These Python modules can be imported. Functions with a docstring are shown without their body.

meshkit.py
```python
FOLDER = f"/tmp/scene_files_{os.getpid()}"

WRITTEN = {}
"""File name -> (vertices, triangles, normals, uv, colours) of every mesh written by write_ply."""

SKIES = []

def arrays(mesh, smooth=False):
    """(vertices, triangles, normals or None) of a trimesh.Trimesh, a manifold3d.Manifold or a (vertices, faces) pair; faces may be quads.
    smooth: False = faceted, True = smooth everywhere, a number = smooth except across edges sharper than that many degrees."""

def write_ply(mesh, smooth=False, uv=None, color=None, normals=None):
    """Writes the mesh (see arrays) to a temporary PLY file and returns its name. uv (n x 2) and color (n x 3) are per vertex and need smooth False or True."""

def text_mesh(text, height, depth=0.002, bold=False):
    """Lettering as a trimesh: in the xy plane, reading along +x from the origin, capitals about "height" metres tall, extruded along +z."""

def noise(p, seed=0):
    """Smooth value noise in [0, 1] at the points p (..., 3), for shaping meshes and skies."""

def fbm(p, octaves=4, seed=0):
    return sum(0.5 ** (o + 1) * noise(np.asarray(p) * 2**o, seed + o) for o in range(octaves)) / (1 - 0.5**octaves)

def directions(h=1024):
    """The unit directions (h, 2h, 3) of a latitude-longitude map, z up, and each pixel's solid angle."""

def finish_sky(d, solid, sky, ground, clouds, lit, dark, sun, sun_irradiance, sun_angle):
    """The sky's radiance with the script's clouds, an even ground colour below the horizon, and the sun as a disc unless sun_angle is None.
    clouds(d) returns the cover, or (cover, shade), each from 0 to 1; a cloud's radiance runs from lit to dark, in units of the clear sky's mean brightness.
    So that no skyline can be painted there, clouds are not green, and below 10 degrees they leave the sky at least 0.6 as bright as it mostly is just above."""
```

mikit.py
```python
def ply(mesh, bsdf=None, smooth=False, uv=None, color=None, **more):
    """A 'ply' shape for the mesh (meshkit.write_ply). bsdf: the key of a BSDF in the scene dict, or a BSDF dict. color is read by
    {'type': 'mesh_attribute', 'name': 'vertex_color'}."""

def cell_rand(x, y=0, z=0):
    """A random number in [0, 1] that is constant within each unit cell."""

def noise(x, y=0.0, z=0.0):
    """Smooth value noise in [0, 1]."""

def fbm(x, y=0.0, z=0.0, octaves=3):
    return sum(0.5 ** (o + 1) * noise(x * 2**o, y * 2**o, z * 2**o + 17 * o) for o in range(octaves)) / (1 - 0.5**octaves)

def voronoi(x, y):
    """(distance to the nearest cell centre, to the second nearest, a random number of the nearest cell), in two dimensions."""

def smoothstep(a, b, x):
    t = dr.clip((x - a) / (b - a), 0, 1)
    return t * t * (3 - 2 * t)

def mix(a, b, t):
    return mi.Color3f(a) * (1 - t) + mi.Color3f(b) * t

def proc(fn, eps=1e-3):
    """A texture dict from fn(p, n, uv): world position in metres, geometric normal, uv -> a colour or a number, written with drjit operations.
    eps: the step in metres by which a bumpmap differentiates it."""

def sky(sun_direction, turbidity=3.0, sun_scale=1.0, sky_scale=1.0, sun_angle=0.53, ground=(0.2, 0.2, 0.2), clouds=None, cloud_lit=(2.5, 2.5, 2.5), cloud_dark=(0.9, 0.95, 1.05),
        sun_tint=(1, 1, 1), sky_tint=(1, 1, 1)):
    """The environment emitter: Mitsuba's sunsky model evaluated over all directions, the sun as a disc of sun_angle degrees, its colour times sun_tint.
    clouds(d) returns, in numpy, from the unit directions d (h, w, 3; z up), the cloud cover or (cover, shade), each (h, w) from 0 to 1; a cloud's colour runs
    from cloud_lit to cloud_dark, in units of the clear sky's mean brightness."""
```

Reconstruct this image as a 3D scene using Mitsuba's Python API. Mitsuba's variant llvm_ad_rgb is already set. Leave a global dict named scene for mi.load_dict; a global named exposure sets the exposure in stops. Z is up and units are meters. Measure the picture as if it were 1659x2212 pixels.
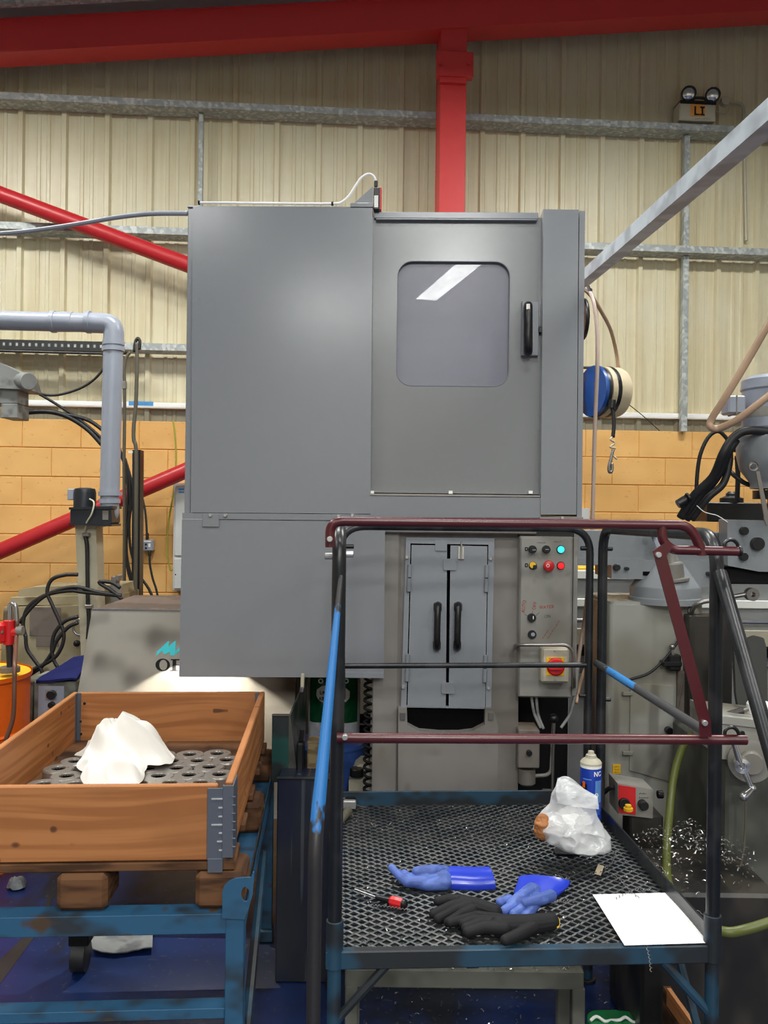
import math, random, numpy as np, trimesh, manifold3d as m3, mitsuba as mi, mikit, meshkit, drjit as dr
from shapely.geometry import Polygon, Point, box as sbox
from shapely import affinity
T = mi.ScalarTransform4f
scene, labels = {}, {}
rnd = random.Random(7)

# ---------------------------------------------------------------- camera, light, exposure
H, FPX, CX, CY, ROLL = 1.65, 1853.0, 829.5, 1106.0, 0.012
RC = math.sqrt(1 - ROLL * ROLL)
scene['camera'] = {'type': 'perspective', 'fov': 2 * math.degrees(math.atan(829.5 / FPX)), 'fov_axis': 'x', 'near_clip': 0.05, 'far_clip': 100.0,
                   'to_world': T().look_at(origin=[0, 0, H], target=[0, 1, H], up=[-ROLL, 0, RC])}
exposure = 0.95
LAMP = (30.0, 30.2, 29.0)           # radiance of the high bay lamps
# x, y, length, width, turn in degrees, strength
LAMPS = [(-3.3, 4.2, 1.2, .44, 0, 1.35), (-.7, 3.9, 1.2, .44, 0, 1.0), (2.2, 4.2, 1.2, .44, 0, 1.35), (-3.0, .8, 1.2, .44, 0, .5), (.5, .6, 1.2, .44, 0, .55), (3.2, .8, 1.2, .44, 0, .5),
         (-2.6, -2.6, 1.2, .44, 0, .9), (.4, -2.6, 1.2, .44, 0, .9), (3.0, -2.6, 1.2, .44, 0, .9), (-1.35, -7.3, 1.2, .5, 0, 1.6), (.52, -5.7, 2.2, .34, 74, 2.2), (3.4, -6.2, 1.2, .44, 0, 1.8)]
LAMP_Z = 5.0

# ---------------------------------------------------------------- helpers
def uvpix(px, py):
    du, dv = px - CX, py - CY
    return du * RC + dv * ROLL, -du * ROLL + dv * RC
def P(px, py, Y):
    u, v = uvpix(px, py)
    return np.array([u * Y / FPX, Y, H - v * Y / FPX])
def Pz(px, py, z):
    u, v = uvpix(px, py)
    return P(px, py, (H - z) * FPX / v)
def lin(c):
    c = np.asarray(c, float) / 255
    return [float(x) for x in np.where(c < .04045, c / 12.92, ((c + .055) / 1.055) ** 2.4)]
def mat(name, rgb, rough=.5, metal=0.0, spec=.5, **more):
    col = rgb if isinstance(rgb, dict) else {'type': 'rgb', 'value': lin(rgb)}
    scene['mat_' + name] = {'type': 'twosided', 'b': {'type': 'principled', 'base_color': col, 'roughness': rough, 'metallic': metal, 'specular': spec, **more}}
def dirty(name, a, b, sc, lo, hi, rough=.5, metal=0.0, spec=.5, c=None, clo=.6, chi=.75, csc=(30, 30, 30), **more):
    a, b = lin(a), lin(b)
    c3 = lin(c) if c else None
    def fn(p, n, uv):
        t = mikit.smoothstep(lo, hi, mikit.fbm(p.x * sc[0], p.y * sc[1], p.z * sc[2]))
        r = mikit.mix(a, b, t)
        if c3:
            r = mikit.mix(r, c3, mikit.smoothstep(clo, chi, mikit.noise(p.x * csc[0] + 9, p.y * csc[1], p.z * csc[2])))
        return r
    mat(name, mikit.proc(fn), rough, metal, spec, **more)

def cat(ms):
    return trimesh.util.concatenate([m for m in ms if m is not None])
_UB = None
def rbox(lo, hi, b=.002):
    """chamfered box"""
    global _UB
    lo, hi = np.minimum(lo, hi), np.maximum(lo, hi)
    b = min(b, .45 * float((hi - lo).min()))
    if _UB is None:
        pts = np.array([[sx * (1 - .1 * (a != 0)), sy * (1 - .1 * (a != 1)), sz * (1 - .1 * (a != 2))] for sx in (-1, 1) for sy in (-1, 1) for sz in (-1, 1) for a in range(3)])
        h = trimesh.convex.convex_hull(pts)
        which = [(int(np.argmin(np.linalg.norm(pts - v, axis=1)))) for v in h.vertices]
        sg = [(sx, sy, sz, a) for sx in (-1, 1) for sy in (-1, 1) for sz in (-1, 1) for a in range(3)]
        _UB = (np.array([sg[i] for i in which]), h.faces.copy())
    s, f = _UB
    half, mid = (hi - lo) / 2, (hi + lo) / 2
    v = s[:, :3] * (half - b * (s[:, 3:] != np.arange(3)))
    return trimesh.Trimesh(v + mid, f, process=False)
def tube(pts, r, n=10, cap=True):
    pts = np.asarray(pts, float)
    keep = np.r_[True, np.linalg.norm(np.diff(pts, axis=0), axis=1) > 1e-6]
    rr = np.broadcast_to(np.asarray(r, float), len(pts))[keep]
    pts = pts[keep]
    t = np.gradient(pts, axis=0)
    t /= np.linalg.norm(t, axis=1, keepdims=True)
    ref = np.array([0, 0, 1.0]) if abs(t[0][2]) < .9 else np.array([1.0, 0, 0])
    x = np.cross(t[0], ref); x /= np.linalg.norm(x)
    rings = []
    a = np.arange(n) * 2 * np.pi / n
    for i in range(len(pts)):
        x = x - t[i] * (x @ t[i]); x /= np.linalg.norm(x)
        y = np.cross(t[i], x)
        rings.append(pts[i] + rr[i] * (np.cos(a)[:, None] * x + np.sin(a)[:, None] * y))
    v = np.vstack(rings); f = []
    i = np.arange(n); j = (i + 1) % n
    for k in range(len(pts) - 1):
        A, B = k * n, (k + 1) * n
        f += [np.stack([A + i, A + j, B + j], 1), np.stack([A + i, B + j, B + i], 1)]
    if cap:
        v = np.vstack([v, pts[0], pts[-1]])
        f += [np.stack([j, i, i * 0 + len(v) - 2], 1), np.stack([(len(pts) - 1) * n + i, (len(pts) - 1) * n + j, i * 0 + len(v) - 1], 1)]
    return trimesh.Trimesh(v, np.vstack(f), process=False)
def fillet(pts, rad, seg=6):
    pts = [np.asarray(p, float) for p in pts]
    out = [pts[0]]
    for a, b, c in zip(pts, pts[1:], pts[2:]):
        d1, d2 = a - b, c - b
        l1, l2 = np.linalg.norm(d1), np.linalg.norm(d2)
        r = min(rad, .48 * l1, .48 * l2)
        p, q = b + d1 / l1 * r, b + d2 / l2 * r
        for k in range(seg + 1):
            s = k / seg
            out.append((1 - s) ** 2 * p + 2 * s * (1 - s) * b + s * s * q)
    return np.array(out + [pts[-1]])
def spl(pts, n=8):
    p = np.asarray(pts, float)
    p = np.vstack([2 * p[0] - p[1], p, 2 * p[-1] - p[-2]])
    out = []
    for i in range(1, len(p) - 2):
        for k in range(n):
            t = k / n
            out.append(.5 * (2 * p[i] + (p[i + 1] - p[i - 1]) * t + (2 * p[i - 1] - 5 * p[i] + 4 * p[i + 1] - p[i + 2]) * t * t + (3 * p[i] - p[i - 1] - 3 * p[i + 1] + p[i + 2]) * t ** 3))
    return np.array(out + [p[-2]])
def pxs(pts, Y=None):
    """pixel triples (x, y, depth) to points"""
    return [P(*(q if len(q) == 3 else (*q, Y))) for q in pts]
def cable(pts, r, Y=None, n=8, k=6):
    return tube(spl(pxs(pts, Y), k), r, n)
def lathe(p0, axis, prof, n=24):
    """prof: (radius, height) pairs along axis from p0; closed at both ends when the radius is 0"""
    axis = np.asarray(axis, float); axis = axis / np.linalg.norm(axis)
    ref = np.array([0, 0, 1.0]) if abs(axis[2]) < .9 else np.array([1.0, 0, 0])
    x = np.cross(ref, axis); x /= np.linalg.norm(x); y = np.cross(axis, x)
    a = np.arange(n) * 2 * np.pi / n
    ring = np.cos(a)[:, None] * x + np.sin(a)[:, None] * y
    v = np.vstack([np.asarray(p0) + axis * h + ring * max(r, 1e-5) for r, h in prof])
    i = np.arange(n); j = (i + 1) % n; f = []
    for k in range(len(prof) - 1):
        A, B = k * n, (k + 1) * n
        f += [np.stack([A + i, A + j, B + j], 1), np.stack([A + i, B + j, B + i], 1)]
    return trimesh.Trimesh(v, np.vstack(f), process=False)
def cyl(p0, p1, r, n=20, b=.0015):
    p0, p1 = np.asarray(p0, float), np.asarray(p1, float)
    L = np.linalg.norm(p1 - p0); b = min(b, .3 * r, .3 * L)
    return lathe(p0, p1 - p0, [(0, 0), (r - b, 0), (r, b), (r, L - b), (r - b, L), (0, L)], n)
def ball(c, r, sub=2, sc=(1, 1, 1)):
    m = trimesh.creation.icosphere(sub, r); m.apply_scale(sc); m.apply_translation(c); return m
def rrect(x0, y0, x1, y1, r, seg=5):
    return sbox(min(x0, x1) + r, min(y0, y1) + r, max(x0, x1) - r, max(y0, y1) - r).buffer(r, quad_segs=seg)

class Fr:
    """a frame standing upright in the room: x along its front, y away from the viewer, z up"""
    def __init__(s, Y0, k=0.0, X0=0.0):
        n = math.hypot(1, k)
        s.x, s.y, s.o = np.array([1, k, 0]) / n, np.array([-k, 1, 0]) / n, np.array([X0, Y0, 0.0])
    def w(s, p):
        p = np.atleast_2d(np.asarray(p, float))
        return s.o + p[:, :1] * s.x + p[:, 1:2] * s.y + p[:, 2:] * np.array([0, 0, 1.0])
    def w1(s, x, y, z):
        return s.w([[x, y, z]])[0]
    def m(s, mesh):
        mesh = mesh.copy(); mesh.vertices = s.w(mesh.vertices); return mesh
    def l(s, px, py, d=0.0):
        u, v = uvpix(px, py)
        r, o = np.array([u / FPX, 1, -v / FPX]), np.array([0, 0, H])
        t = (d - (o - s.o) @ s.y) / (r @ s.y)
        q = o + t * r - s.o
        return np.array([q @ s.x, d, q[2]])
    def pt(s, px, py, d=0.0):
        return s.w(s.l(px, py, d))[0]
    def lb(s, x0, y0, x1, y1, d):
        xm, ym = (x0 + x1) / 2, (y0 + y1) / 2
        return s.l(x0, ym, d)[0], s.l(x1, ym, d)[0], s.l(xm, y1, d)[2], s.l(xm, y0, d)[2]
    def box(s, x0, y0, x1, y1, d0, d1, b=.002, z0=None):
        a, c, lo, hi = s.lb(x0, y0, x1, y1, d0)
        return s.m(rbox([a, d0, lo if z0 is None else z0], [c, d1, hi], b))
    def lbox(s, lo, hi, b=.002):
        return s.m(rbox(np.array(lo, float), np.array(hi, float), b))
    def poly(s, pts, d0, d1, holes=(), r=0):
        q = [s.l(x, y, d0)[[0, 2]] for x, y in pts]
        g = Polygon(q, [[s.l(x, y, d0)[[0, 2]] for x, y in h] for h in holes])
        if r: g = g.buffer(-r).buffer(r, quad_segs=4)
        return s.shape(g, d0, d1)
    def shape(s, g, d0, d1):
        ms = []
        for q in getattr(g, 'geoms', [g]):
            m = trimesh.creation.extrude_polygon(q, d1 - d0, engine='earcut')
            m.vertices = np.stack([m.vertices[:, 0], d0 + m.vertices[:, 2], m.vertices[:, 1]], 1)
            m.faces = m.faces[:, ::-1]
            ms.append(m)
        return s.m(cat(ms))
    def rr(s, x0, y0, x1, y1, d0, d1, rpx=6):
        a, c, lo, hi = s.lb(x0, y0, x1, y1, d0)
        return s.shape(rrect(a, lo, c, hi, rpx * (c - a) / abs(x1 - x0)), d0, d1)
    def disc(s, px, py, rpx, d0, d1, n=24, b=.0015):
        c = s.l(px, py, d0); r = abs(s.l(px + rpx, py, d0)[0] - c[0])
        p0, p1 = s.w1(c[0], d1, c[2]), s.w1(c[0], d0, c[2])
        return cyl(p0, p1, r, n, b)
    def text(s, t, px, py, hpx, d, depth=.001, rot=0, bold=False):
        c = s.l(px, py, d); h = abs(s.l(px, py + hpx, d)[2] - c[2])
        m = meshkit.text_mesh(t, h, depth, bold)
        if rot: m.apply_transform(trimesh.transformations.rotation_matrix(math.radians(rot), [0, 0, 1]))
        m.vertices = np.stack([c[0] + m.vertices[:, 0], d - m.vertices[:, 2], c[2] + m.vertices[:, 1]], 1)
        m.faces = m.faces[:, ::-1] if False else m.faces
        return s.m(m)
W0 = Fr(0, 0)
def scribble(fr, x, y, n, w, h, d, slope=0.0, seed=1):
    """a word too small to read: n letter-sized strokes from (x, y) on, w wide and h tall in pixels"""
    r = random.Random(seed); ms = []
    for i in range(n):
        a, b = x + i * w, y + i * w * slope
        q = [(a, b), (a + .25 * w, b - h * r.uniform(.6, 1)), (a + .5 * w, b - h * r.uniform(0, .5)), (a + .75 * w, b - h * r.uniform(.3, 1))]
        ms.append(tube([fr.pt(*p, d) for p in q], .0007, 5))
    return cat(ms)

used = set()
def numbered(k):
    if k not in used:
        used.add(k); return k
    i = 1
    while f'{k}_{i:03d}' in used: i += 1
    used.add(f'{k}_{i:03d}'); return f'{k}_{i:03d}'
def thing(name, label, cat_, group=None, kind=None):
    k = numbered(name); labels[k] = {'label': label, 'category': cat_}
    if group: labels[k]['group'] = group
    if kind: labels[k]['kind'] = kind
    return k
def part(parent, name, mesh, m, smooth=False, label=None, kind=None):
    k = numbered(parent + '__' + name)
    scene[k] = mikit.ply(mesh, 'mat_' + m, smooth)
    if label or kind:
        labels[k] = {}
        if label: labels[k]['label'] = label
        if kind: labels[k]['kind'] = kind
    return k
def one(name, mesh, m, label, cat_, smooth=False, group=None, kind=None):
    k = thing(name, label, cat_, group, kind)
    scene[k] = mikit.ply(mesh, 'mat_' + m, smooth)
    return k

# ---------------------------------------------------------------- materials
def m_clad(p, n, uv):
    streak = mikit.fbm(p.x * 26, p.y * 3, p.z * .8)
    blot = mikit.fbm(p.x * 2.2 + 5, p.y, p.z * 1.8)
    c = mikit.mix(lin((204, 195, 164)), lin((190, 174, 134)), mikit.smoothstep(.42, .62, streak) * .4)
    c = mikit.mix(c, lin((210, 204, 180)), mikit.smoothstep(.45, .7, blot) * .4)
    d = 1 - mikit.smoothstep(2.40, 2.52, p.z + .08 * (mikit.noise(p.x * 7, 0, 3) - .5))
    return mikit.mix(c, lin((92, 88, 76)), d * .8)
mat('cladding', mikit.proc(m_clad), .38, 0, .5)
def m_block(p, n, uv):
    c = mikit.mix(lin((224, 176, 108)), lin((214, 164, 96)), mikit.smoothstep(.35, .65, mikit.fbm(p.x * 2.5, p.y, p.z * 3)))
    c = mikit.mix(c, lin((150, 100, 50)), mikit.smoothstep(.84, .92, mikit.noise(p.x * 45, p.y * 45, p.z * 45)) * .28)
    return mikit.mix(c, lin((168, 124, 70)), mikit.smoothstep(.55, .75, mikit.fbm(p.x * 1.2 + 4, 1, p.z * 1.2)) * .35)
mat('block', mikit.proc(m_block), .62, 0, .4)
mat('mortar', (204, 150, 80), .8, 0, .2)
mat('red_paint', (200, 54, 54), .4)
mat('red_tube', (176, 34, 40), .38)
mat('sign_orange', (224, 150, 66), .5)
mat('hose_brown', (96, 62, 48), .4)
def m_galv(p, n, uv):
    a = mikit.voronoi(p.x * 42, (p.z + p.y) * 42)[2]
    return mikit.mix(lin((146, 152, 152)), lin((190, 194, 190)), a * a)
mat('galv', mikit.proc(m_galv), .45, .2)
mat('machine_grey', (126, 129, 134), .2, 0, .55)
mat('machine_grey_door', (120, 122, 124), .2, 0, .55)
mat('hatch_grey', (128, 132, 138), .42)
dirty('column_grey', (126, 122, 118), (108, 102, 96), (5, 5, 3), .4, .7, .5, c=(88, 80, 70), clo=.72, chi=1.15, csc=(19, 19, 14))
dirty('panel_dirty', (134, 132, 126), (114, 111, 104), (9, 9, 7), .4, .7, .45, c=(84, 78, 70), clo=.74, chi=1.15, csc=(24, 24, 18))
mat('black', (16, 17, 19), .38)
mat('black_matt', (15, 15, 16), .75, 0, .2)
mat('void', (8, 8, 9), .9, 0, .1)
mat('dark_red', (74, 22, 27), .28, 0, .6)
dirty('black_tube', (22, 25, 28), (44, 44, 46), (16, 16, 10), .45, .7, .33)
def m_bluetube(p, n, uv):
    w = (mikit.fbm(p.x * 60, p.y * 40, p.z * 22) - .5) * .16
    t = mikit.smoothstep(1.05, 1.07, p.z + w) * (1 - mikit.smoothstep(1.425, 1.435, p.z + w * .4))
    return mikit.mix(lin((38, 36, 38)), lin((32, 104, 168)), t)
mat('blue_tube', mikit.proc(m_bluetube), .45)
dirty('blue_worn', (38, 82, 114), (38, 46, 52), (9, 9, 14), .48, .72, .5, c=(70, 54, 40), clo=.74, chi=.9, csc=(24, 24, 24))
dirty('deck_paint', (30, 62, 82), (30, 34, 38), (8, 8, 10), .4, .6, .5)
dirty('deck_steel', (60, 61, 61), (38, 42, 45), (14, 14, 4), .4, .65, .38, .35)
mat('steel', (150, 146, 142), .3, .85)
mat('chrome', (205, 205, 205), .16, .95)
mat('bolt', (190, 190, 188), .3, .7)
mat('white', (232, 232, 228), .5)
mat('paper', (246, 246, 244), .8, 0, .2)
mat('white_cloth', (226, 223, 216), .9, 0, .1)
mat('cream', (182, 176, 156), .5)
mat('teal', (20, 178, 186), .5)
mat('yellow', (226, 176, 34), .45)
mat('red', (196, 30, 34), .35)
mat('orange', (222, 94, 22), .4)
mat('label_blue', (70, 140, 200), .5)
mat('rubber', (26, 26, 28), .5)
mat('pipe_grey', (142, 148, 160), .3, 0, .55)
mat('hose_beige', (178, 148, 122), .4)
mat('hose_pink', (186, 164, 152), .4)
mat('hose_green', (86, 92, 40), .4)
def ring_noise(p):
    return mikit.fbm(p.x * 3, p.y * 3, p.z * 3)
# ---------------------------------------------------------------- the room
WL = Fr(6.97, .073)                       # the wall behind everything
XA, XB = -4.2, 4.6
def m_floor(p, n, uv):
    c = mikit.mix(lin((14, 36, 82)), lin((13, 24, 50)), mikit.smoothstep(.4, .65, mikit.fbm(p.x * 2.3, p.y * 2.3, 0)))
    c = mikit.mix(c, lin((24, 26, 32)), mikit.smoothstep(.58, .72, mikit.fbm(p.x * 5 + 3, p.y * 3.2, 2)) * .8)
    return mikit.mix(c, lin((60, 62, 66)), mikit.smoothstep(.86, .93, mikit.noise(p.x * 70, p.y * 70, 5)) * .5)
mat('floor', mikit.proc(m_floor), .35, 0, .5)
one('floor', W0.lbox([-7, -9, -.2], [7, 8, 0], .001), 'floor', 'blue painted concrete floor with dark oil stains', 'floor', kind='structure')
mat('wall_other', (176, 172, 160), .7)
mat('roof', (172, 180, 188), .6)
one('wall_left', W0.lbox([-7.2, -9, 0], [-7, 8, 7], .001), 'wall_other', 'pale side wall out of frame on the left', 'wall', kind='structure')
one('wall_right', W0.lbox([7, -9, 0], [7.2, 8, 7], .001), 'wall_other', 'pale side wall out of frame on the right', 'wall', kind='structure')
one('wall_front', W0.lbox([-7, -9.2, 0], [7, -9, 7], .001), 'wall_other', 'pale wall behind the viewer', 'wall', kind='structure')
zr = lambda x: 5.72 + .095 * x
cp = Polygon([(-7.6, zr(-7.6)), (7.6, zr(7.6)), (7.6, zr(7.6) + .1), (-7.6, zr(-7.6) + .1)])
cm = W0.shape(cp, -9.1, 8.2)
one('ceiling', cm, 'roof', 'grey blue sloping sheet roof above the red rafter', 'roof', kind='structure')

# profiled liner sheets, each one metre of cover with three ribs
def sheet_profile():
    out = []
    for k in range(3):
        a = k / 3
        out += [(a, 0), (a + .012, .030), (a + .046, .030), (a + .058, 0), (a + .148, 0), (a + .154, .006), (a + .176, .006), (a + .182, 0), (a + .222, 0), (a + .228, .006), (a + .250, .006), (a + .256, 0)]
    return out + [(1.0, 0), (1.012, .030), (1.046, .030), (1.058, .001)]
wall = thing('wall_back', 'cream profiled metal cladding over a yellow block wall', 'wall', kind='structure')
TOPZ = 6.6
for i in range(9):
    x0 = XA - .06 + i * 1.0
    pr = [(x0 + a, .002 * (i % 2) + b) for a, b in sheet_profile()]
    v = np.array([[a, -b, z] for a, b in pr for z in (2.30, TOPZ)])
    f = []
    for q in range(len(pr) - 1):
        f += [[2 * q, 2 * q + 2, 2 * q + 3], [2 * q, 2 * q + 3, 2 * q + 1]]
    part(wall, 'cladding_sheet', WL.m(trimesh.Trimesh(v, f, process=False)), 'cladding', label='cream profiled cladding sheet')
part(wall, 'backing', WL.lbox([XA - .6, .02, 0], [XB + .9, .2, TOPZ + .1], .001), 'wall_other')
ZB = WL.l(330, 910, -.05)[2]
part(wall, 'mortar_bed', WL.lbox([XA, -.043, 0], [XB, .03, ZB - .003], .001), 'mortar')
CH = .2265
nr = int(ZB / CH)
for r in range(nr + 1):
    zt = ZB - r * CH
    zb = max(zt - CH + .006, 0.0)
    if zt < .55: break
    x = XA + (.225 if r % 2 else 0) - .45
    while x < XB:
        a, b = max(x + .002, XA), min(x + .448, XB)
        if b - a > .05:
            j = rnd.uniform(-.0012, .0012)
            part(wall, 'block', WL.lbox([a, -.05 + j, zb], [b, .0, zt], .004), 'block')
        x += .45

# steelwork
col = thing('column_red', 'red painted steel column standing before the cladding', 'column', kind='structure')
cx0, cx1 = WL.l(950, 300, -.5)[0], WL.l(1006, 300, -.5)[0]
part(col, 'flange', WL.lbox([cx0, -.5, 0], [cx1, -.485, 5.9], .002), 'red_paint')
part(col, 'flange', WL.lbox([cx0, -.27, 0], [cx1, -.255, 5.9], .002), 'red_paint')
part(col, 'web', WL.lbox([cx0 + .004, -.486, 0], [cx1 - .004, -.268, 5.9], .001), 'red_paint')
sp = part(col, 'splice_plate', WL.box(944, 110, 1023, 164, -.56, -.49, .004), 'red_paint')
part(col, 'splice_shelf', WL.box(950, 164, 1008, 178, -.54, -.49, .003), 'red_paint')
for x in (953, 1013): part(col, 'bolt', WL.disc(x, 136, 4, -.575, -.56, 8), 'red_paint')
raf = thing('beam_rafter', 'red steel rafter sloping under the roof', 'rafter', kind='structure')
ry = lambda x: 113 - .0545 * x
rl, rh = WL.l(-500, ry(-500), -.52), WL.l(2000, ry(2000), -.52)
sl = (rh[2] - rl[2]) / (rh[0] - rl[0])
zlo = lambda x: rl[2] + sl * (x - rl[0])
def sloped(x0, x1, a, b, d0, d1):
    return WL.shape(Polygon([(x0, zlo(x0) + a), (x1, zlo(x1) + a), (x1, zlo(x1) + b), (x0, zlo(x0) + b)]), d0, d1)
part(raf, 'web', sloped(-5, 5.6, .01, .24, -.42, -.41), 'red_paint')
part(raf, 'lower_flange', sloped(-5, 5.6, 0, .014, -.52, -.31), 'red_paint')
part(raf, 'upper_flange', sloped(-5, 5.6, .236, .25, -.52, -.31), 'red_paint')
part(raf, 'fascia', sloped(-5, 5.6, .014, .236, -.515, -.505), 'red_paint')
for j, d in enumerate((-.62, -2.2, -3.8)):
    one('purlin_roof', sloped(-5, 5.6, .26, .42, d - .06, d), 'galv', ['galvanised roof purlin nearest the rafter', 'galvanised roof purlin second from the rafter', 'galvanised roof purlin third from the rafter'][j], 'purlin', kind='structure')
def side_rail(name, za, zb, x0, x1, label, web=.2):
    k = thing(name, label, 'rail', kind='structure')
    part(k, 'lip', WL.lbox([x0, -web - .004, zb], [x1, -web, za], .001), 'galv')
    part(k, 'web', WL.lbox([x0, -web, zb], [x1, -.03, zb + .004], .001), 'galv')
    return k
zu = (WL.l(100, 207, -.2)[2] + WL.l(1300, 255, -.2)[2]) / 2
side_rail('trim_1', zu, zu - .053, XA, XB, 'upper galvanised side rail crossing the cladding behind the column')
zm = (WL.l(200, 489, -.2)[2] + WL.l(1460, 527, -.2)[2]) / 2
side_rail('trim_2', zm, zm - .055, XA, XB, 'lower galvanised side rail running behind the grey machine')
z3 = WL.l(310, 741, -.2)[2]
side_rail('trim_3', z3, z3 - .055, XA, -1.2, 'grey galvanised rail level with the black cable tray', .2)
for nm, a in (('left', (428, 246, 438, 448)), ('right', (1478, 292, 1490, 535))):
    one('sag_rod', WL.box(*a, -.13, -.08, .003), 'galv', {'left': 'short galvanised upright between the rails above the machine roof', 'right': 'galvanised upright between the two rails below the emergency lamp'}[nm], 'upright', kind='structure')
one('sag_rod', WL.box(1474, 552, 1487, 932, -.13, -.08, .003), 'galv', 'long galvanised upright below the lower rail beside the hose reel', 'upright', kind='structure')
for a, b, lb in (((-330, 296), (955, 778), 'red tube brace falling towards the machine below the upper rail'), ((-330, 1334), (955, 776), 'red tube brace climbing behind the extractor fan towards the machine')):
    br = thing('brace_tube', lb, 'brace', kind='structure')
    part(br, 'tube', tube([WL.pt(*a, -.33), WL.pt(*b, -.33)], .060, 20), 'red_tube', 40)
    part(br, 'gusset', WL.box(b[0] - 40, b[1] - 22, b[0] + 5, b[1] + 22, -.34, -.32, .001), 'red_paint')
tr = thing('trunking', 'white dado trunking along the cladding just above the yellow blocks', 'trunking')
zt = (WL.l(330, 869, -.06)[2] + WL.l(1400, 892, -.06)[2]) / 2
part(tr, 'channel', WL.lbox([-3.0, -.06, zt - .045], [3.0, 0.0, zt], .003), 'white')
part(tr, 'lid', WL.lbox([-3.0, -.064, zt - .036], [3.0, -.058, zt - .009], .001), 'white')
part(tr, 'blue_label', WL.box(278, 867, 331, 876, -.067, -.063, .0005), 'label_blue', label='small blue label strip')
part(tr, 'label_text', scribble(WL, 290, 874, 8, 4, 4, -.0675), 'black')

# emergency twin spot on the upper rail
el = thing('emergency_light', 'white twin-spot emergency light with orange sign on the upper rail', 'emergency light')
zb = zu - .01
part(el, 'body', WL.box(1468, 221, 1546, 261, -.19, -.06, .006), 'cream')
part(el, 'lid', WL.box(1470, 217, 1548, 224, -.20, -.05, .004), 'black')
part(el, 'handle', tube(fillet([WL.pt(x, y, -.12) for x, y in ((1494, 220), (1500, 211), (1522, 212), (1530, 222))], .02), .010, 8), 'black', 40)
part(el, 'sign', WL.box(1492, 225, 1523, 251, -.194, -.188, .0006), 'sign_orange', label='orange sign with letters')
part(el, 'lettering', WL.text('LI', 1498, 248, 18, -.195, .002, bold=True), 'black')
part(el, 'caption', scribble(WL, 1502, 258, 9, 3.8, 3.5, -.1915), 'black')
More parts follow.
